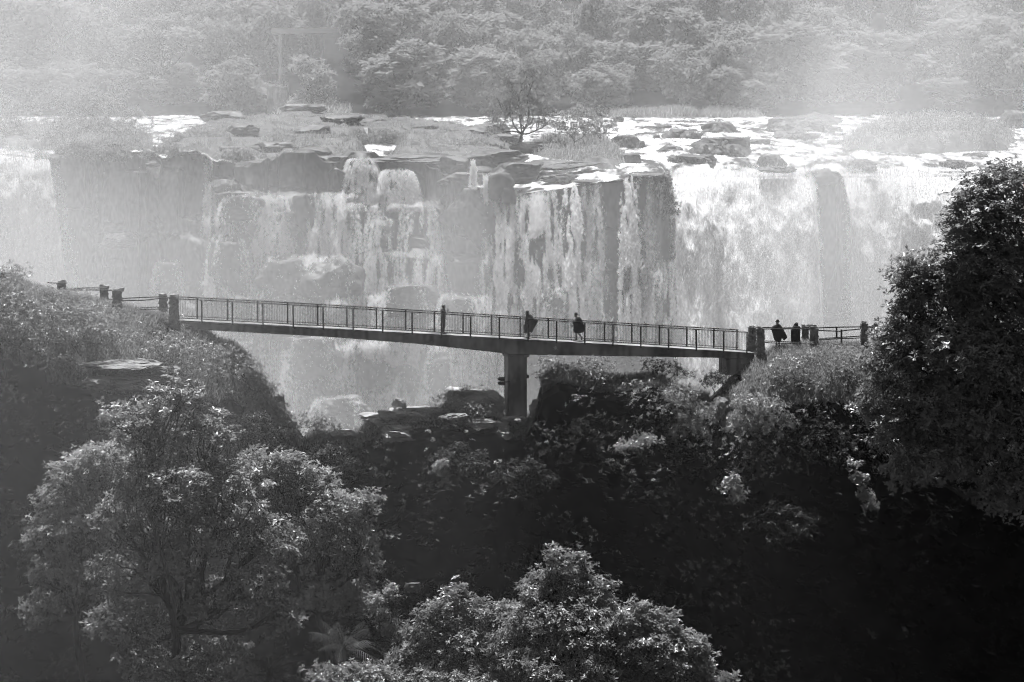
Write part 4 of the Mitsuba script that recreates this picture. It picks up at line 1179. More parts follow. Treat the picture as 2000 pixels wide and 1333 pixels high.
part(k, 'trousers', put(fuse([bone([-0.03, 0.05, 0.9], [0.0, 0.08, 0.5], 0.125, 0.085), bone([0.0, 0.08, 0.5], [-0.05, 0.08, 0.14], 0.085, 0.065), bone([-0.03, -0.05, 0.9], [-0.01, -0.07, 0.5], 0.125, 0.085), bone([-0.01, -0.07, 0.5], [-0.07, -0.07, 0.14], 0.085, 0.065)]), o), 'cloth_dark', True)
part(k, 'hair', put(fuse([bone(np.array(H1) + [-0.035, -0.02, 0.03], np.array(H1) + [0.0, 0, 0.06], 0.095, 0.082)]), o), 'hair', True)
eyes(k, H1, fc, o)
one('phone', put(box((0.235, 0.03, 1.47), (0.006, 0.04, 0.075), [unit(np.array([0.95, 0, 0.3])), [0, 1, 0], unit(np.array([-0.3, 0, 0.95]))]), o), 'dark_steel', 'small dark phone held up by the person standing on the bridge', 'phone')

# 2: wide-brimmed hat and billowing poncho, walking left
o = feet_at(1041, 0.9)
Q = 0.00523
loc = lambda zx, zy: (np.array([(zx - 1185) * Q, (500 - zy) * Q]))
k = thing('person', 'person in a wide-brimmed hat and billowing dark poncho walking left on the bridge', 'person', PEOPLE)
H2 = [-0.1, 0, 1.50]
fc = [-1, -0.05, -0.1]
b = head_bones(H2, fc) + [bone([-0.02, 0, 1.32], H2, 0.06, 0.06), bone([0.0, 0, 1.28], [-0.02, 0, 0.85], 0.14, 0.14), bone([0, 0.05, 1.3], [0, 0.18, 1.27], 0.08, 0.06), bone([0, -0.05, 1.3], [0, -0.18, 1.27], 0.08, 0.06),
      bone([-0.02, -0.07, 0.85], [-0.06, -0.08, 0.45], 0.095, 0.06), bone([-0.06, -0.08, 0.45], [0.0, -0.08, 0.08], 0.058, 0.042), bone([0.0, -0.08, 0.06], [-0.14, -0.08, 0.035], 0.045, 0.035),
      bone([-0.02, 0.07, 0.85], [-0.02, 0.08, 0.45], 0.095, 0.06), bone([-0.02, 0.08, 0.45], [0.06, 0.08, 0.08], 0.058, 0.042), bone([0.06, 0.08, 0.06], [-0.06, 0.08, 0.035], 0.045, 0.035),
      bone([0, -0.19, 1.26], [-0.12, -0.2, 1.0], 0.055, 0.045), bone([-0.12, -0.2, 1.0], [-0.3, -0.17, 0.82], 0.042, 0.03), bone([0, 0.19, 1.26], [-0.12, 0.2, 1.0], 0.055, 0.045), bone([-0.12, 0.2, 1.0], [-0.28, 0.16, 0.86], 0.042, 0.03)]
b += hand([-0.3, -0.17, 0.82], [-1, 0, -0.5], 1) + hand([-0.28, 0.16, 0.86], [-1, 0, -0.4], -1)
part(k, 'body', put(fuse(b), o), 'skin', True)
part(k, 'poncho', put(garment([loc(*q) for q in ((1158, 228), (1190, 215), (1212, 226), (1240, 262), (1284, 282), (1292, 296), (1262, 350), (1218, 432), (1192, 418), (1160, 440), (1128, 436), (1124, 372), (1146, 300))], 0.24), o), 'cloth_mid', True)
a = np.linspace(0, 2 * np.pi, 25)[:-1]
rings = [(0.0, 0.10), (0.0, 0.19), (0.015, 0.195), (0.025, 0.115), (0.10, 0.10), (0.13, 0.06), (0.135, 0.001)]
hat = np.concatenate([np.stack([r * np.cos(a), r * np.sin(a), np.full(24, z) - 0.02 * (r > 0.15) * np.cos(2 * a)], 1) for z, r in rings])
hq = np.concatenate([np.stack([i * 24 + np.arange(24), i * 24 + (np.arange(24) + 1) % 24, (i + 1) * 24 + (np.arange(24) + 1) % 24, (i + 1) * 24 + np.arange(24)], 1) for i in range(len(rings) - 1)])
part(k, 'hat', (hat + o + H2 + [0.0, 0, 0.06], hq), 'cloth_mid', 30)
eyes(k, H2, fc, o)

# 3: cap worn backwards, rounded poncho, bare legs, walking left with a pole
o = feet_at(1135, 0.9)
loc = lambda zx, zy: (np.array([(zx - 1735) * Q, (532 - zy) * Q]))
k = thing('person', 'bare-legged person in a backward cap and rounded poncho striding left on the bridge', 'person', PEOPLE)
H3 = [-0.05, 0, 1.58]
fc = [-1, -0.1, -0.05]
b = head_bones(H3, fc) + [bone([0.0, 0, 1.38], H3, 0.06, 0.06), bone([0.05, 0, 1.32], [0.08, 0, 0.88], 0.14, 0.14), bone([0.05, 0.05, 1.34], [0.05, 0.18, 1.32], 0.08, 0.06), bone([0.05, -0.05, 1.34], [0.05, -0.18, 1.32], 0.08, 0.06),
      bone([0.06, -0.08, 0.86], [-0.04, -0.09, 0.48], 0.095, 0.06), bone([-0.04, -0.09, 0.48], [-0.06, -0.09, 0.08], 0.058, 0.04), bone([-0.06, -0.09, 0.06], [-0.22, -0.1, 0.035], 0.045, 0.035),
      bone([0.06, 0.08, 0.86], [0.08, 0.09, 0.5], 0.095, 0.06), bone([0.08, 0.09, 0.5], [0.31, 0.09, 0.2], 0.058, 0.04), bone([0.32, 0.09, 0.2], [0.28, 0.1, 0.05], 0.045, 0.032),
      bone([0.05, -0.19, 1.3], [-0.1, -0.22, 1.05], 0.055, 0.045), bone([-0.1, -0.22, 1.05], [-0.24, -0.22, 0.98], 0.042, 0.03), bone([0.05, 0.19, 1.3], [-0.08, 0.2, 1.05], 0.055, 0.045), bone([-0.08, 0.2, 1.05], [-0.2, 0.17, 0.9], 0.042, 0.03)]
b += hand([-0.24, -0.22, 0.98], [-1, 0, 0.1], 1, 1.2) + hand([-0.2, 0.17, 0.9], [-1, 0, -0.4], -1)
part(k, 'body', put(fuse(b), o), 'skin', True)
part(k, 'poncho', put(garment([loc(*q) for q in ((1712, 288), (1735, 262), (1760, 252), (1786, 272), (1812, 330), (1834, 395), (1808, 428), (1765, 434), (1712, 436), (1698, 408), (1706, 360), (1690, 345), (1692, 300))], 0.26), o), 'cloth_dark', True)
cap = fuse([bone(np.array(H3) + [0, 0, 0.06], np.array(H3) + [0.02, 0, 0.075], 0.098, 0.095), bone(np.array(H3) + [0.09, -0.05, 0.025], np.array(H3) + [0.2, -0.02, 0.0], 0.02, 0.016), bone(np.array(H3) + [0.09, 0.05, 0.025], np.array(H3) + [0.2, 0.02, 0.0], 0.02, 0.016)])
part(k, 'cap', put(cap, o), 'cloth_dark', True)
part(k, 'shoe', put(fuse([bone([-0.07, -0.09, 0.05], [-0.23, -0.1, 0.04], 0.055, 0.045)]), o), 'cloth_pale', True)
part(k, 'shoe', put(fuse([bone([0.325, 0.09, 0.19], [0.28, 0.1, 0.05], 0.055, 0.042)]), o), 'cloth_mid', True)
eyes(k, H3, fc, o)
one('walking_pole', put(tube([[-0.27, -0.24, 1.42], [-0.30, -0.24, 0.98], [-0.33, -0.24, 0.02]], 0.014, 6), o), 'dark_steel', 'thin upright walking pole in front of the striding bare-legged person', 'pole')


def path_at(px, py, far):
    return P(px, py, dl2(px, far) - (0.5 if far else -0.5))


# 4: hat and flapping poncho by the fence
o = path_at(1519, 672, 0)
Q = 0.00446
loc = lambda zx, zy: (np.array([(zx - 563) * Q, (440 - zy) * Q]))
k = thing('person', 'person in a hat with a poncho flapping out to the right, at the fence', 'person', PEOPLE)
H4 = [-0.03, 0, 1.32]
fc = [-0.6, 0.75, 0]
b = head_bones(H4, fc) + [bone([0.0, 0, 1.14], H4, 0.06, 0.06), bone([0.0, 0, 1.1], [0.0, 0, 0.6], 0.15, 0.14), bone([0, 0, 1.1], [0.2, 0, 1.06], 0.08, 0.06), bone([0, 0, 1.1], [-0.2, 0, 1.06], 0.08, 0.06),
      bone([-0.08, 0, 0.6], [-0.08, 0, 0.25], 0.095, 0.06), bone([-0.08, 0, 0.25], [-0.08, 0, -0.12], 0.058, 0.042), bone([-0.08, 0, -0.13], [-0.1, 0.13, -0.16], 0.045, 0.035),
      bone([0.08, 0, 0.6], [0.08, 0, 0.25], 0.095, 0.06), bone([0.08, 0, 0.25], [0.08, 0, -0.12], 0.058, 0.042), bone([0.08, 0, -0.13], [0.1, 0.13, -0.16], 0.045, 0.035),
      bone([-0.21, 0, 1.05], [-0.3, 0.05, 0.85], 0.055, 0.045), bone([-0.3, 0.05, 0.85], [-0.2, 0.2, 0.75], 0.042, 0.03), bone([0.21, 0, 1.05], [0.25, 0.05, 0.8], 0.055, 0.045), bone([0.25, 0.05, 0.8], [0.2, 0.2, 0.7], 0.042, 0.03)]
b += hand([-0.2, 0.2, 0.75], [0.3, 1, -0.2], 1) + hand([0.2, 0.2, 0.7], [-0.2, 1, -0.3], -1)
part(k, 'body', put(fuse(b), o), 'skin', True)
part(k, 'poncho', put(garment([loc(*q) for q in ((525, 180), (555, 172), (592, 172), (628, 222), (650, 262), (690, 345), (650, 386), (612, 352), (604, 405), (572, 412), (522, 388), (500, 320), (486, 262), (466, 240), (494, 196))], 0.22), o), 'cloth_dark', True)
part(k, 'hat', (hat * [0.85, 0.85, 1.1] + o + H4 + [0.0, 0, 0.06], hq), 'cloth_dark', 30)
eyes(k, H4, fc, o)

# 5: hooded, beside the pointed pillar
o = path_at(1553.5, 672, 0)
loc = lambda zx, zy: (np.array([(zx - 808) * Q, (440 - zy) * Q]))
k = thing('person', 'hooded person in a bulky dark coat beside the pointed stone pillar', 'person', PEOPLE)
H5 = [0.07, 0, 1.18]
fc = [0.5, 0.85, 0]
b = head_bones(H5, fc) + [bone([0.02, 0, 1.0], H5, 0.06, 0.06), bone([0.0, 0, 0.98], [0.0, 0, 0.5], 0.15, 0.15), bone([0, 0, 0.98], [0.2, 0, 0.95], 0.08, 0.06), bone([0, 0, 0.98], [-0.2, 0, 0.95], 0.08, 0.06),
      bone([-0.08, 0, 0.5], [-0.08, 0, 0.15], 0.095, 0.06), bone([-0.08, 0, 0.15], [-0.08, 0, -0.2], 0.058, 0.042), bone([-0.08, 0, -0.21], [-0.06, 0.13, -0.24], 0.045, 0.035),
      bone([0.08, 0, 0.5], [0.08, 0, 0.15], 0.095, 0.06), bone([0.08, 0, 0.15], [0.08, 0, -0.2], 0.058, 0.042), bone([0.08, 0, -0.21], [0.1, 0.13, -0.24], 0.045, 0.035),
      bone([-0.2, 0, 0.94], [-0.22, 0.08, 0.7], 0.055, 0.045), bone([-0.22, 0.08, 0.7], [-0.1, 0.24, 0.8], 0.042, 0.03), bone([0.2, 0, 0.94], [0.22, 0.08, 0.7], 0.055, 0.045), bone([0.22, 0.08, 0.7], [0.12, 0.24, 0.8], 0.042, 0.03)]
b += hand([-0.1, 0.24, 0.8], [0.3, 1, 0.3], 1) + hand([0.12, 0.24, 0.8], [-0.3, 1, 0.3], -1)
part(k, 'body', put(fuse(b), o), 'skin', True)
part(k, 'coat', put(garment([loc(*q) for q in ((770, 202), (790, 186), (830, 190), (862, 196), (870, 232), (866, 330), (868, 420), (752, 420), (750, 330), (748, 258))], 0.24), o), 'cloth_dark', True)
part(k, 'hood', put(fuse([bone(np.array(H5) + [-0.03, -0.04, 0.05], np.array(H5) + [-0.04, -0.03, -0.1], 0.12, 0.13), bone(np.array(H5) + [-0.1, 0, 0.0], np.array(H5) + [-0.12, 0, -0.12], 0.09, 0.1)]), o), 'cloth_dark', True)
eyes(k, H5, fc, o)

# ------------------------------------------------------------------ rocks of the near saddle


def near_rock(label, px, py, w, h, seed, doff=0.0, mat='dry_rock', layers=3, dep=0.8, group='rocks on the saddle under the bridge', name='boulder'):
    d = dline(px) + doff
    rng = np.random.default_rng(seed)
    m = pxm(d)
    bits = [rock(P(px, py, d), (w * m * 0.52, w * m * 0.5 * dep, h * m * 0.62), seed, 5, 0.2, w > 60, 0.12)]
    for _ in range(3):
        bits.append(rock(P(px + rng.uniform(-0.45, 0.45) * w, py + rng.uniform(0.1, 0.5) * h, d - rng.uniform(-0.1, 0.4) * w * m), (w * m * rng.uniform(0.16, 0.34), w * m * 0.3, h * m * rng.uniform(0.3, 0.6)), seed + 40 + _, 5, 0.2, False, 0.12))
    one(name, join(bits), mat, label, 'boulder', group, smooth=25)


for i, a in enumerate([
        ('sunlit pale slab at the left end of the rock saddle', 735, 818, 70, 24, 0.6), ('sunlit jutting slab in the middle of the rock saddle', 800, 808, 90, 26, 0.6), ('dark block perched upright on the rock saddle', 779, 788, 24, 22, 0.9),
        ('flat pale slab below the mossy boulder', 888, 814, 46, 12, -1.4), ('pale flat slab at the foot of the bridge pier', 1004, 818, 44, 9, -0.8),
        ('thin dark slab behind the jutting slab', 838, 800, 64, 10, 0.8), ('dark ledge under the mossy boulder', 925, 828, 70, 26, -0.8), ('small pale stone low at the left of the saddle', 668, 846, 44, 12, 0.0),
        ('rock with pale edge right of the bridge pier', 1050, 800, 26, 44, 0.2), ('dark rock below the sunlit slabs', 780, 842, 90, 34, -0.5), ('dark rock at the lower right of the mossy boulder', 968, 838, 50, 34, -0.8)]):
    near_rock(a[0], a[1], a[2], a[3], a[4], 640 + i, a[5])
_d = dline(915) + 1.0
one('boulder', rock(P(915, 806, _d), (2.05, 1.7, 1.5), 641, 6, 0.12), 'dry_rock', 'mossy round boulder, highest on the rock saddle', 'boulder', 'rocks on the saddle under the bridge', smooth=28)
for i, a in enumerate([('bright rock ledge under the leaning shrub on the left bluff', 232, 712, 150, 13, -4.4), ('bright sloping slab at the right end of the left ledge', 318, 722, 70, 11, -4.2),
                       ('dark overhanging block under the left ledge', 262, 744, 150, 26, -4.6), ('pale stone slab low at far left beside the leaning shrub', 124, 700, 30, 14, -4.6),
                       ('rock edge at the right brink of the left bluff', 545, 800, 22, 60, 1.0), ('pale weathered rock at the left brink of the right bank', 1405, 795, 24, 40, -2.0)]):
    near_rock(a[0], a[1], a[2], a[3], a[4], 660 + i, a[5], 'stone', group='rocks of the near bluffs')

# ------------------------------------------------------------------ grass and ground cover of the ridge
rng = np.random.default_rng(950)


def ridge_grass(label, px0, px1, r0, r1, n, h, w, seed):
    rng = np.random.default_rng(seed)
    p, nn = ridge_sample(rng, n, r0, r1, px0, px1)
    dens = fb(p * 0.7, 3, seed)
    p = p[dens > 0.36]
    one('grass', blades(p - [0, 0, 0.05], h, w, rng, 0.3), 'grass', label, kind='stuff')


ridge_grass('tall dry grass on the left bluff along the pole fence', 60, 420, 28, 41, 34000, 0.5, 0.035, 951)
ridge_grass('dry grass on the right edge of the left bluff', 400, 560, 22, 43, 12000, 0.6, 0.035, 952)
ridge_grass('tall dry grass on the right bank below the pole fence', 1420, 1740, 28, 42, 36000, 0.52, 0.035, 953)
ridge_grass('grass along the ridge crest behind the big right tree', 1740, 2350, 26, 40, 9000, 0.6, 0.04, 957)
ridge_grass('grass tufts spilling over the bright ledge on the left bluff', 150, 340, 40, 45, 7000, 0.35, 0.03, 956)
ridge_grass('grass on top of the knoll right of the pier', 1060, 1400, 24, 38, 14000, 0.7, 0.035, 954)
ridge_grass('short grass between the saddle rocks', 600, 1040, 22, 40, 9000, 0.4, 0.03, 955)


def cover(label, px0, px1, r0, r1, n, size, seed, mat, thr=0.42, per=9, jut=0.1):
    rng = np.random.default_rng(seed)
    p, nn = ridge_sample(rng, n, r0, r1, px0, px1)
    p = p[fb(p * 0.45, 3, seed) > thr] 
    p = p + rng.normal(size=p.shape) * 0.1 + [0, -0.12, 0.05] + np.array([0, -1.0, 0.15]) * (jut * np.maximum(fb(p * 0.9, 3, seed + 7) - 0.35, 0) * 3)[:, None]
    one('creepers', leaves(p, per, 0.26, size, rng, 0.5), mat, label, kind='stuff')


cover('leafy creepers over the bank of the left bluff', -40, 580, 28, 50, 1800, 0.16, 961, 'leaf_near')
cover('leafy creepers over the right bank and knoll', 1046, 2050, 28, 50, 3400, 0.16, 962, 'leaf_near')
cover('leafy creepers among the saddle rocks', 560, 1050, 30, 48, 700, 0.13, 963, 'leaf_near')
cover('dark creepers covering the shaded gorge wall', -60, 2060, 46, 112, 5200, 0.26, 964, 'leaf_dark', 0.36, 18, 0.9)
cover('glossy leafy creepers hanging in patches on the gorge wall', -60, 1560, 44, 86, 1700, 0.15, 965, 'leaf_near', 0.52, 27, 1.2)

# ------------------------------------------------------------------ shrubs of the ridge
NB = 'shrubs on the bluffs beside the bridge'


def nshrub(label, base, blobs, n, seed, doff=0.0, mat='leaf_near', size=0.16, per=27, spread=0.15, r0=0.035, twigs=10, up=0.5, lower=-0.4, name='shrub', group=NB, wide=0.45):
    d = dline(base[0]) + (doff if doff > -4.7 else -4.7 + 0.55 * (doff + 4.7))
    fork = (base[0] * 0.6 + blobs[0][0] * 0.4, base[1] * 0.6 + blobs[0][1] * 0.4)
    return shrub(name, label, 'shrub', base, fork, blobs, d, n, per, spread, size, seed, mat, r0, twigs, 0.8, group, up, lower, wide)


nshrub('dense dark bush at the left edge of the picture', (10, 740), [(15, 545, 45, 34), (0, 600, 80, 50), (70, 630, 60, 50), (20, 680, 80, 50), (110, 660, 40, 40)], 520, 1001, -4.5, 'leaf_near', 0.15, 28, 0.2)
nshrub('paler bush in the grass beside the dense dark bush', (160, 690), [(150, 600, 50, 34), (200, 620, 50, 30), (110, 590, 40, 24), (90, 570, 30, 16)], 230, 1002, -2.5, 'leaf_pale', 0.12)
nshrub('leaning many-stemmed shrub above the bright ledge', (158, 696), [(130, 655, 40, 24), (180, 645, 46, 26), (225, 660, 36, 20), (165, 620, 40, 20)], 190, 1003, -4.2, 'leaf_near', 0.12, 22, r0=0.05, twigs=26)
nshrub('low green mat of bushes on the slope right of the bright ledge', (360, 760), [(330, 690, 60, 34), (390, 700, 50, 36), (300, 660, 50, 20), (440, 730, 46, 30)], 240, 1004, -3.4, 'leaf_near', 0.12)
nshrub('straggling bush on the right brink of the left bluff', (470, 760), [(440, 690, 30, 14), (468, 700, 24, 14), (492, 716, 20, 18), (512, 740, 14, 16), (530, 764, 12, 18), (548, 794, 12, 14), (562, 818, 10, 14), (576, 836, 14, 10)], 210, 1005, -0.6, 'leaf_near', 0.11)
nshrub('small plants at the notch between the bluff and the saddle', (620, 850), [(600, 825, 26, 18), (635, 830, 24, 18), (655, 845, 20, 12)], 120, 1006, 0.6, 'leaf_near', 0.1)
nshrub('moss and ferns over the round saddle boulder', (910, 820), [(875, 782, 34, 14, -0.6), (925, 768, 40, 12, 0.4), (890, 772, 30, 12, 0.0), (960, 795, 20, 20, -0.4), (930, 800, 34, 16, -1.3), (880, 804, 26, 14, -1.2)], 330, 1007, 0.6, 'leaf_near', 0.09, 27, 0.12)
nshrub('feathery bush on the knoll just right of the pier', (1085, 760), [(1080, 712, 30, 16), (1105, 722, 26, 16), (1062, 735, 18, 14)], 120, 1008, -0.4, 'leaf_near', 0.1)
nshrub('feathery bush under the bridge, second from the pier', (1160, 750), [(1150, 712, 26, 14), (1180, 716, 24, 14), (1165, 735, 34, 14)], 120, 1009, -0.4, 'leaf_near', 0.1)
nshrub('dark airy bush under the right half of the bridge', (1290, 765), [(1275, 715, 26, 16), (1305, 725, 32, 18), (1335, 735, 22, 14)], 130, 1010, -0.2, 'leaf_dark', 0.1)
nshrub('leafy mound at the right shoulder of the knoll', (1340, 830), [(1330, 775, 40, 26), (1300, 800, 36, 26), (1365, 810, 34, 30), (1340, 840, 40, 30)], 260, 1011, -2.4, 'leaf_near', 0.12)
nshrub('drooping pale spray of leaves on the shaded wall of the knoll', (1245, 885), [(1225, 872, 26, 10), (1262, 864, 28, 12)], 44, 1012, -4.6, 'leaf_near', 0.19, 27)
nshrub('small leaf spray hanging alone in the dark gorge wall', (1432, 985), [(1428, 950, 18, 20), (1440, 968, 14, 14)], 33, 1013, -9.5, 'leaf_near', 0.19, 27)
nshrub('dark bush against the right bridge abutment', (1395, 770), [(1390, 745, 24, 18), (1405, 735, 14, 14)], 90, 1014, -0.8, 'leaf_dark', 0.1)
nshrub('tangled bush with bare twigs on the right bank', (1560, 790), [(1545, 715, 44, 26), (1590, 700, 40, 28), (1520, 740, 36, 24), (1575, 750, 48, 26)], 300, 1015, -3.2, 'leaf_near', 0.11, 22, twigs=20)
nshrub('leafy bush low on the left of the right bank', (1480, 850), [(1465, 790, 36, 22), (1500, 800, 40, 26), (1450, 830, 30, 26), (1520, 830, 40, 26)], 260, 1016, -4.6, 'leaf_near', 0.12)
nshrub('bright bush among the grass next to the big right tree', (1660, 770), [(1650, 700, 40, 26), (1690, 730, 40, 30), (1630, 740, 40, 26), (1670, 770, 40, 24)], 280, 1017, -3.6, 'leaf_pale', 0.11, 22, twigs=16)
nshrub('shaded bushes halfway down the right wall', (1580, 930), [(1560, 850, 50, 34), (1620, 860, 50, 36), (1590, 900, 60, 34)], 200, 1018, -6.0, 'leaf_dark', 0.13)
nshrub('thin climbing spray of leaves in the dark below the big right tree', (1690, 1010), [(1668, 910, 9, 12), (1678, 940, 12, 16), (1690, 970, 12, 16), (1700, 992, 10, 10)], 49, 1019, -12, 'leaf_near', 0.19, 27)
nshrub('tiny pale leaf tuft on the shaded wall below the saddle', (866, 945), [(858, 915, 9, 12), (868, 905, 8, 8), (868, 940, 6, 8)], 40, 1020, -8, 'leaf_near', 0.12)

for i, (lab, px, py, w, h, do) in enumerate([
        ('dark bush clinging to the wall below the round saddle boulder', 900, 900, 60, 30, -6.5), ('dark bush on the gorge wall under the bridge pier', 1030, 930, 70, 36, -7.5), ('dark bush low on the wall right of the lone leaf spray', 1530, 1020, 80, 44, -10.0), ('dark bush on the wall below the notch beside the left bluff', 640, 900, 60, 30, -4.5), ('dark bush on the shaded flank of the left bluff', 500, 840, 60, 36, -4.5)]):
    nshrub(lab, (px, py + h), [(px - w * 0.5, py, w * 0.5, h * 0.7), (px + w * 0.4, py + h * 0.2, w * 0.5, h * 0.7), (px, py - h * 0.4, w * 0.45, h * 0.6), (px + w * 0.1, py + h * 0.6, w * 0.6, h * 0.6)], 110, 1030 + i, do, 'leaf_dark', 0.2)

# ------------------------------------------------------------------ foreground trees
FG = 'trees in the near gorge'
shrub('tree', 'large spreading tree with dark forking limbs at lower left', 'tree', (350, 1500), (345, 1235),
      [(335, 790, 62, 50), (250, 830, 60, 46), (300, 860, 80, 60), (410, 850, 56, 50), (330, 950, 120, 70), (440, 965, 85, 66), (235, 1010, 60, 50), (390, 1045, 130, 66), (530, 1050, 60, 50), (290, 1120, 100, 60), (240, 1230, 90, 60), (430, 1180, 90, 46), (350, 1300, 130, 60), (500, 1140, 60, 40), (560, 1210, 40, 30)],
      105, 1000, 36, 0.18, 0.19, 1101, 'leaf_near', 0.26, 14, group=FG, crown_name='crown', stem_name='trunk', wide=0.5)
shrub('tree', 'hazy tree with a bright left rim behind the large spreading tree', 'tree', (150, 1500), (150, 1200),
      [(170, 925, 80, 44), (215, 895, 60, 36), (115, 985, 50, 50), (90, 1045, 40, 50), (160, 1030, 70, 70), (110, 1120, 46, 46), (190, 1130, 60, 60), (80, 1190, 40, 40)],
      119, 560, 36, 0.2, 0.19, 1102, 'leaf_pale', 0.18, 8, group=FG, crown_name='crown', stem_name='trunk')
shrub('tree', 'pale sunlit tree behind the right side of the large spreading tree', 'tree', (620, 1500), (620, 1200),
      [(510, 905, 40, 34), (560, 925, 50, 40), (610, 945, 44, 40), (650, 1000, 60, 50), (700, 1010, 36, 40), (720, 980, 22, 26), (700, 1090, 44, 70), (620, 1070, 80, 70), (690, 1170, 46, 46), (640, 1180, 60, 50)],
      121, 800, 36, 0.2, 0.18, 1103, 'leaf_pale', 0.18, 8, group=FG, crown_name='crown', stem_name='trunk')
shrub('tree', 'vine-draped peaked treetop at the bottom centre', 'tree', (1110, 1500), (1110, 1330),
      [(1088, 1105, 30, 34), (1135, 1100, 16, 26), (1060, 1150, 50, 46), (1110, 1150, 60, 50), (1160, 1160, 40, 40), (1050, 1220, 70, 60), (1130, 1230, 90, 80), (1200, 1210, 40, 44), (1110, 1310, 130, 70), (1010, 1270, 60, 60)],
      97, 1100, 36, 0.15, 0.15, 1104, 'leaf_near', 0.16, 6, group=FG, crown_name='crown', stem_name='trunk')
shrub('shrub', 'leafy bush at the bottom, left of the vine-draped treetop', 'shrub', (900, 1450), (900, 1320),
      [(890, 1165, 24, 26), (865, 1205, 50, 36), (930, 1210, 50, 36), (985, 1215, 40, 40), (840, 1250, 50, 40), (910, 1260, 80, 50), (800, 1300, 50, 34), (900, 1330, 120, 40)],
      99, 700, 36, 0.15, 0.17, 1105, 'leaf_near', 0.08, 8, group=FG)
shrub('shrub', 'bright leafy bush at the bottom, right of the vine-draped treetop', 'shrub', (1290, 1450), (1290, 1350),
      [(1245, 1215, 40, 34), (1290, 1235, 40, 40), (1265, 1275, 60, 40), (1350, 1270, 40, 34), (1330, 1310, 60, 40), (1240, 1320, 70, 40), (1395, 1335, 40, 16)],
      96, 560, 36, 0.15, 0.17, 1106, 'leaf_near', 0.08, 8, group=FG)
shrub('shrub', 'low leafy bush cut by the bottom edge, left of centre', 'shrub', (690, 1420), (690, 1360), [(650, 1325, 50, 24), (710, 1318, 40, 26), (740, 1330, 40, 20)], 98, 150, 28, 0.17, 0.14, 1107, 'leaf_near', 0.06, 6, group=FG)
shrub('shrub', 'thin leafy strand climbing between the pale tree and the bottom bush', 'shrub', (790, 1300), (785, 1270), [(735, 1180, 12, 20), (748, 1205, 14, 18), (765, 1230, 18, 18), (760, 1165, 10, 14), (785, 1250, 20, 16), (770, 1150, 8, 10)], 108, 120, 26, 0.16, 0.13, 1108, 'leaf_near', 0.05, 6, group=FG)
shrub('tree', 'tall dark tree filling the right edge', 'tree', (2100, 1500), (2060, 840),
      [(1955, 365, 62, 42), (1905, 420, 62, 44), (1985, 440, 70, 60), (1880, 480, 56, 44), (1950, 520, 90, 60), (1790, 540, 54, 42), (1850, 580, 90, 60), (1960, 610, 110, 80), (1775, 610, 40, 34), (1770, 670, 66, 40), (1860, 690, 110, 70), (1970, 720, 120, 90),
       (1740, 720, 50, 36), (1780, 780, 90, 50), (1715, 800, 34, 26), (1870, 810, 110, 70), (1770, 850, 60, 50), (1960, 850, 110, 90), (1830, 910, 80, 60), (1770, 930, 30, 40), (1985, 960, 80, 60), (1910, 720, 90, 80), (1900, 560, 80, 60)],
      113, 3000, 45, 0.27, 0.23, 1109, 'leaf_near', 0.26, 6, group=FG, crown_name='crown', stem_name='trunk', wide=0.42)


def palm(label, c, d, R, nf, seed):
    rng = np.random.default_rng(seed)
    C = P(*c, d)
    k = thing('palm', label, 'palm', 'palms in the near gorge')
    part(k, 'trunk', tube([C - [0, 0, 8], C - [0.1, 0, 3], C], [0.16, 0.13, 0.12], 8), 'bark', True)
    for i in range(nf):
        a, e = 2 * math.pi * i / nf + rng.normal() * 0.3, rng.uniform(0.25, 1.35)
        dv = np.array([math.cos(a), math.sin(a), 0])
        t = np.linspace(0, 1, 22)[:, None]
        rib = C + dv * R * t * math.cos(e) * 1.1 + UPV * R * (math.sin(e) * t * 1.15 - (0.35 + 0.5 * rng.uniform()) * t ** 2)
        sd = np.array([-dv[1], dv[0], 0])
        L = 0.30 * R * np.sin(np.pi * (0.12 + 0.86 * t[1:, 0]))[:, None]
        vs, fs = [], []
        for q in (-1, 1):
            b0 = rib[1:]
            tip = b0 + (sd * q * 0.75 + dv * 0.6 - UPV * 0.45) * L * (0.8 + 0.4 * rng.uniform(size=(21, 1)))
            wv = (rib[1:] - rib[:-1]) * 0.16
            vs.append(np.stack([b0 - wv, b0 + wv, tip], 1).reshape(-1, 3))
        v = np.vstack(vs)
        part(k, 'frond', join([(v, np.arange(len(v)).reshape(-1, 3)), tube(rib, np.linspace(0.025, 0.006, 22), 4)]), 'leaf_palm')


palm('palm with arching fronds at the bottom, right of the large spreading tree', (672, 1268), 107, 2.1, 17, 1201)
palm('small palm with drooping fronds at the bottom, below the large spreading tree', (525, 1318), 104, 1.7, 15, 1202)
one('rock_slab', slab(P(806, 1146, 130), (0.55, 0.45, 0.2), 690, 2), 'wet_rock', 'flat stone glimpsed low in the shaded gorge', 'stone', smooth=40)
# ------------------------------------------------------------------ the air: spray and mist
HB = np.array([[-262.0, -14.0, -52.0], [262.0, 800.0, 80.0]])
hn = (220, 150, 44)                                # x, y, z cells
hx, hy, hz = [np.linspace(HB[0, i] + 0.5 * (HB[1, i] - HB[0, i]) / hn[i], HB[1, i] - 0.5 * (HB[1, i] - HB[0, i]) / hn[i], hn[i]) for i in range(3)]
gz_, gy_, gx_ = np.meshgrid(hz, hy, hx, indexing='ij')
band = lambda v, a, b, c, d: sstep(a, b, v) * (1 - sstep(c, d, v))
swirl = fb(np.stack([gx_ * 0.06, gy_ * 0.03, gz_ * 0.022], -1), 4, 81)
curtain = fb(np.stack([gx_ * 0.2, gy_ * 0.05, gz_ * 0.012], -1), 3, 82)
puff = np.clip(1 + 4.2 * (swirl - 0.5) + 3.0 * (curtain - 0.5), 0.08, 3.2)
sig = np.full(gx_.shape, 0.000008)
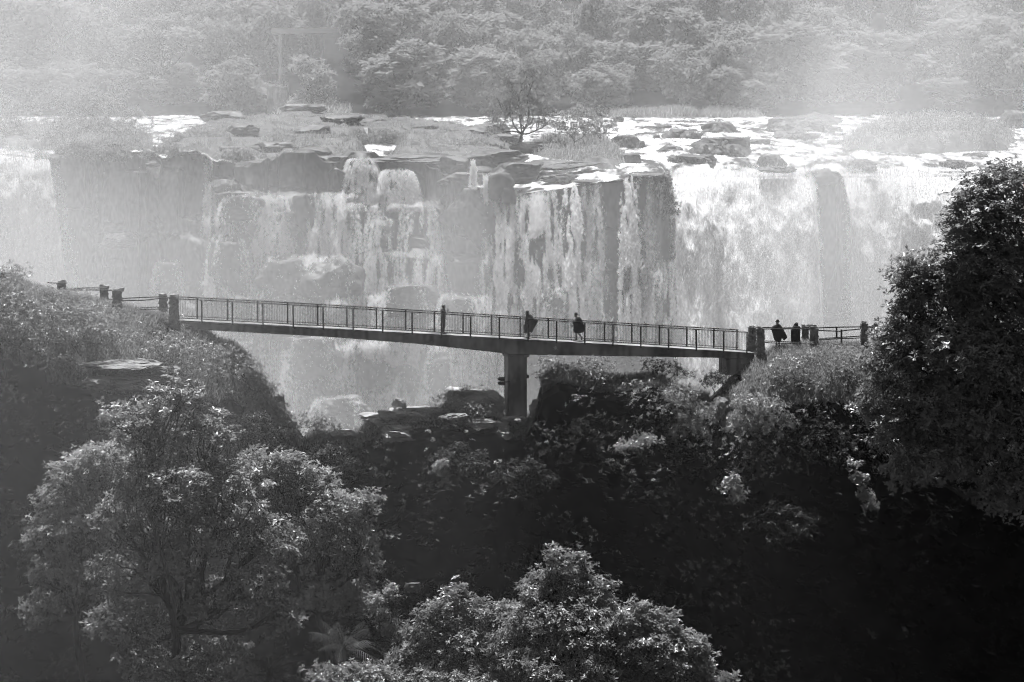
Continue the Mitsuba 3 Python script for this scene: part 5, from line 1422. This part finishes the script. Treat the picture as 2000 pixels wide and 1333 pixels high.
low = 0.17 + 0.6 * (1 - sstep(0, 12, gz_)) + 0.3 * (1 - sstep(-25, 0, gz_)) - 0.12 * sstep(16, 40, gz_)
side = 0.88 + 0.14 * (1 - sstep(-45, 20, gx_))
sig += 0.0092 * band(gy_, 158, 190, 262, 276) * low * side * puff                       # spray between the bridge and the falls
sig += 0.0002 * band(gy_, 20, 70, 128, 150) * (1 - sstep(-20, 8, gx_)) * puff          # spray drifting up the near gorge on the left
sig += 0.0015 * band(gy_, 20, 70, 128, 150) * (1 - sstep(-14, 13, gx_)) * (0.42 + 0.58 * sstep(-9, 3, gz_)) * np.clip(puff, 0.5, 1.8) * np.clip(1 + 3.2 * (fb(np.stack([gx_ * 0.42, gy_ * 0.012, gz_ * 0.01], -1), 3, 83) - 0.5), 0.3, 2)
sig += 0.0005 * band(gy_, 272, 300, 480, 520) * puff                                    # thin mist above the rapids
sig += 0.0011 * sstep(470, 520, gy_)
for (qx, qy, qd, rad, hgt, k) in ((60, 180, 300, 15, 26, 0.008), (330, 110, 320, 15, 26, 0.004), (1850, 190, 305, 11, 26, 0.007), (1700, 230, 300, 8, 16, 0.004), (1450, 420, 268, 12, 14, 0.004), (730, 640, 256, 9, 10, 0.005), (60, 420, 276, 8, 16, 0.004), (1760, 500, 262, 12, 14, 0.008)):
    c = P(qx, qy, qd)
    sig += k * np.exp(-((gx_ - c[0]) / rad) ** 2 - ((gy_ - c[1]) / 26) ** 2 - (np.maximum(np.abs(gz_ - c[2]) - 6, 0) / hgt) ** 2) * puff
sig = np.minimum(sig, 0.026).astype(np.float32)
scene['haze_medium'] = {'type': 'heterogeneous', 'albedo': 0.96, 'scale': 1.0,
                        'sigma_t': {'type': 'gridvolume', 'grid': mi.VolumeGrid(sig), 'to_world': T().translate(HB[0].tolist()).scale((HB[1] - HB[0]).tolist())},
                        'phase': {'type': 'hg', 'g': 0.4}}
scene['haze'] = {'type': 'cube', 'to_world': T().translate(((HB[0] + HB[1]) / 2).tolist()).scale(((HB[1] - HB[0]) / 2).tolist()),
                 'bsdf': {'type': 'null'}, 'interior': {'type': 'ref', 'id': 'haze_medium'}}
labels['haze'] = {'label': 'bright spray and mist drifting from the falls', 'kind': 'stuff'}
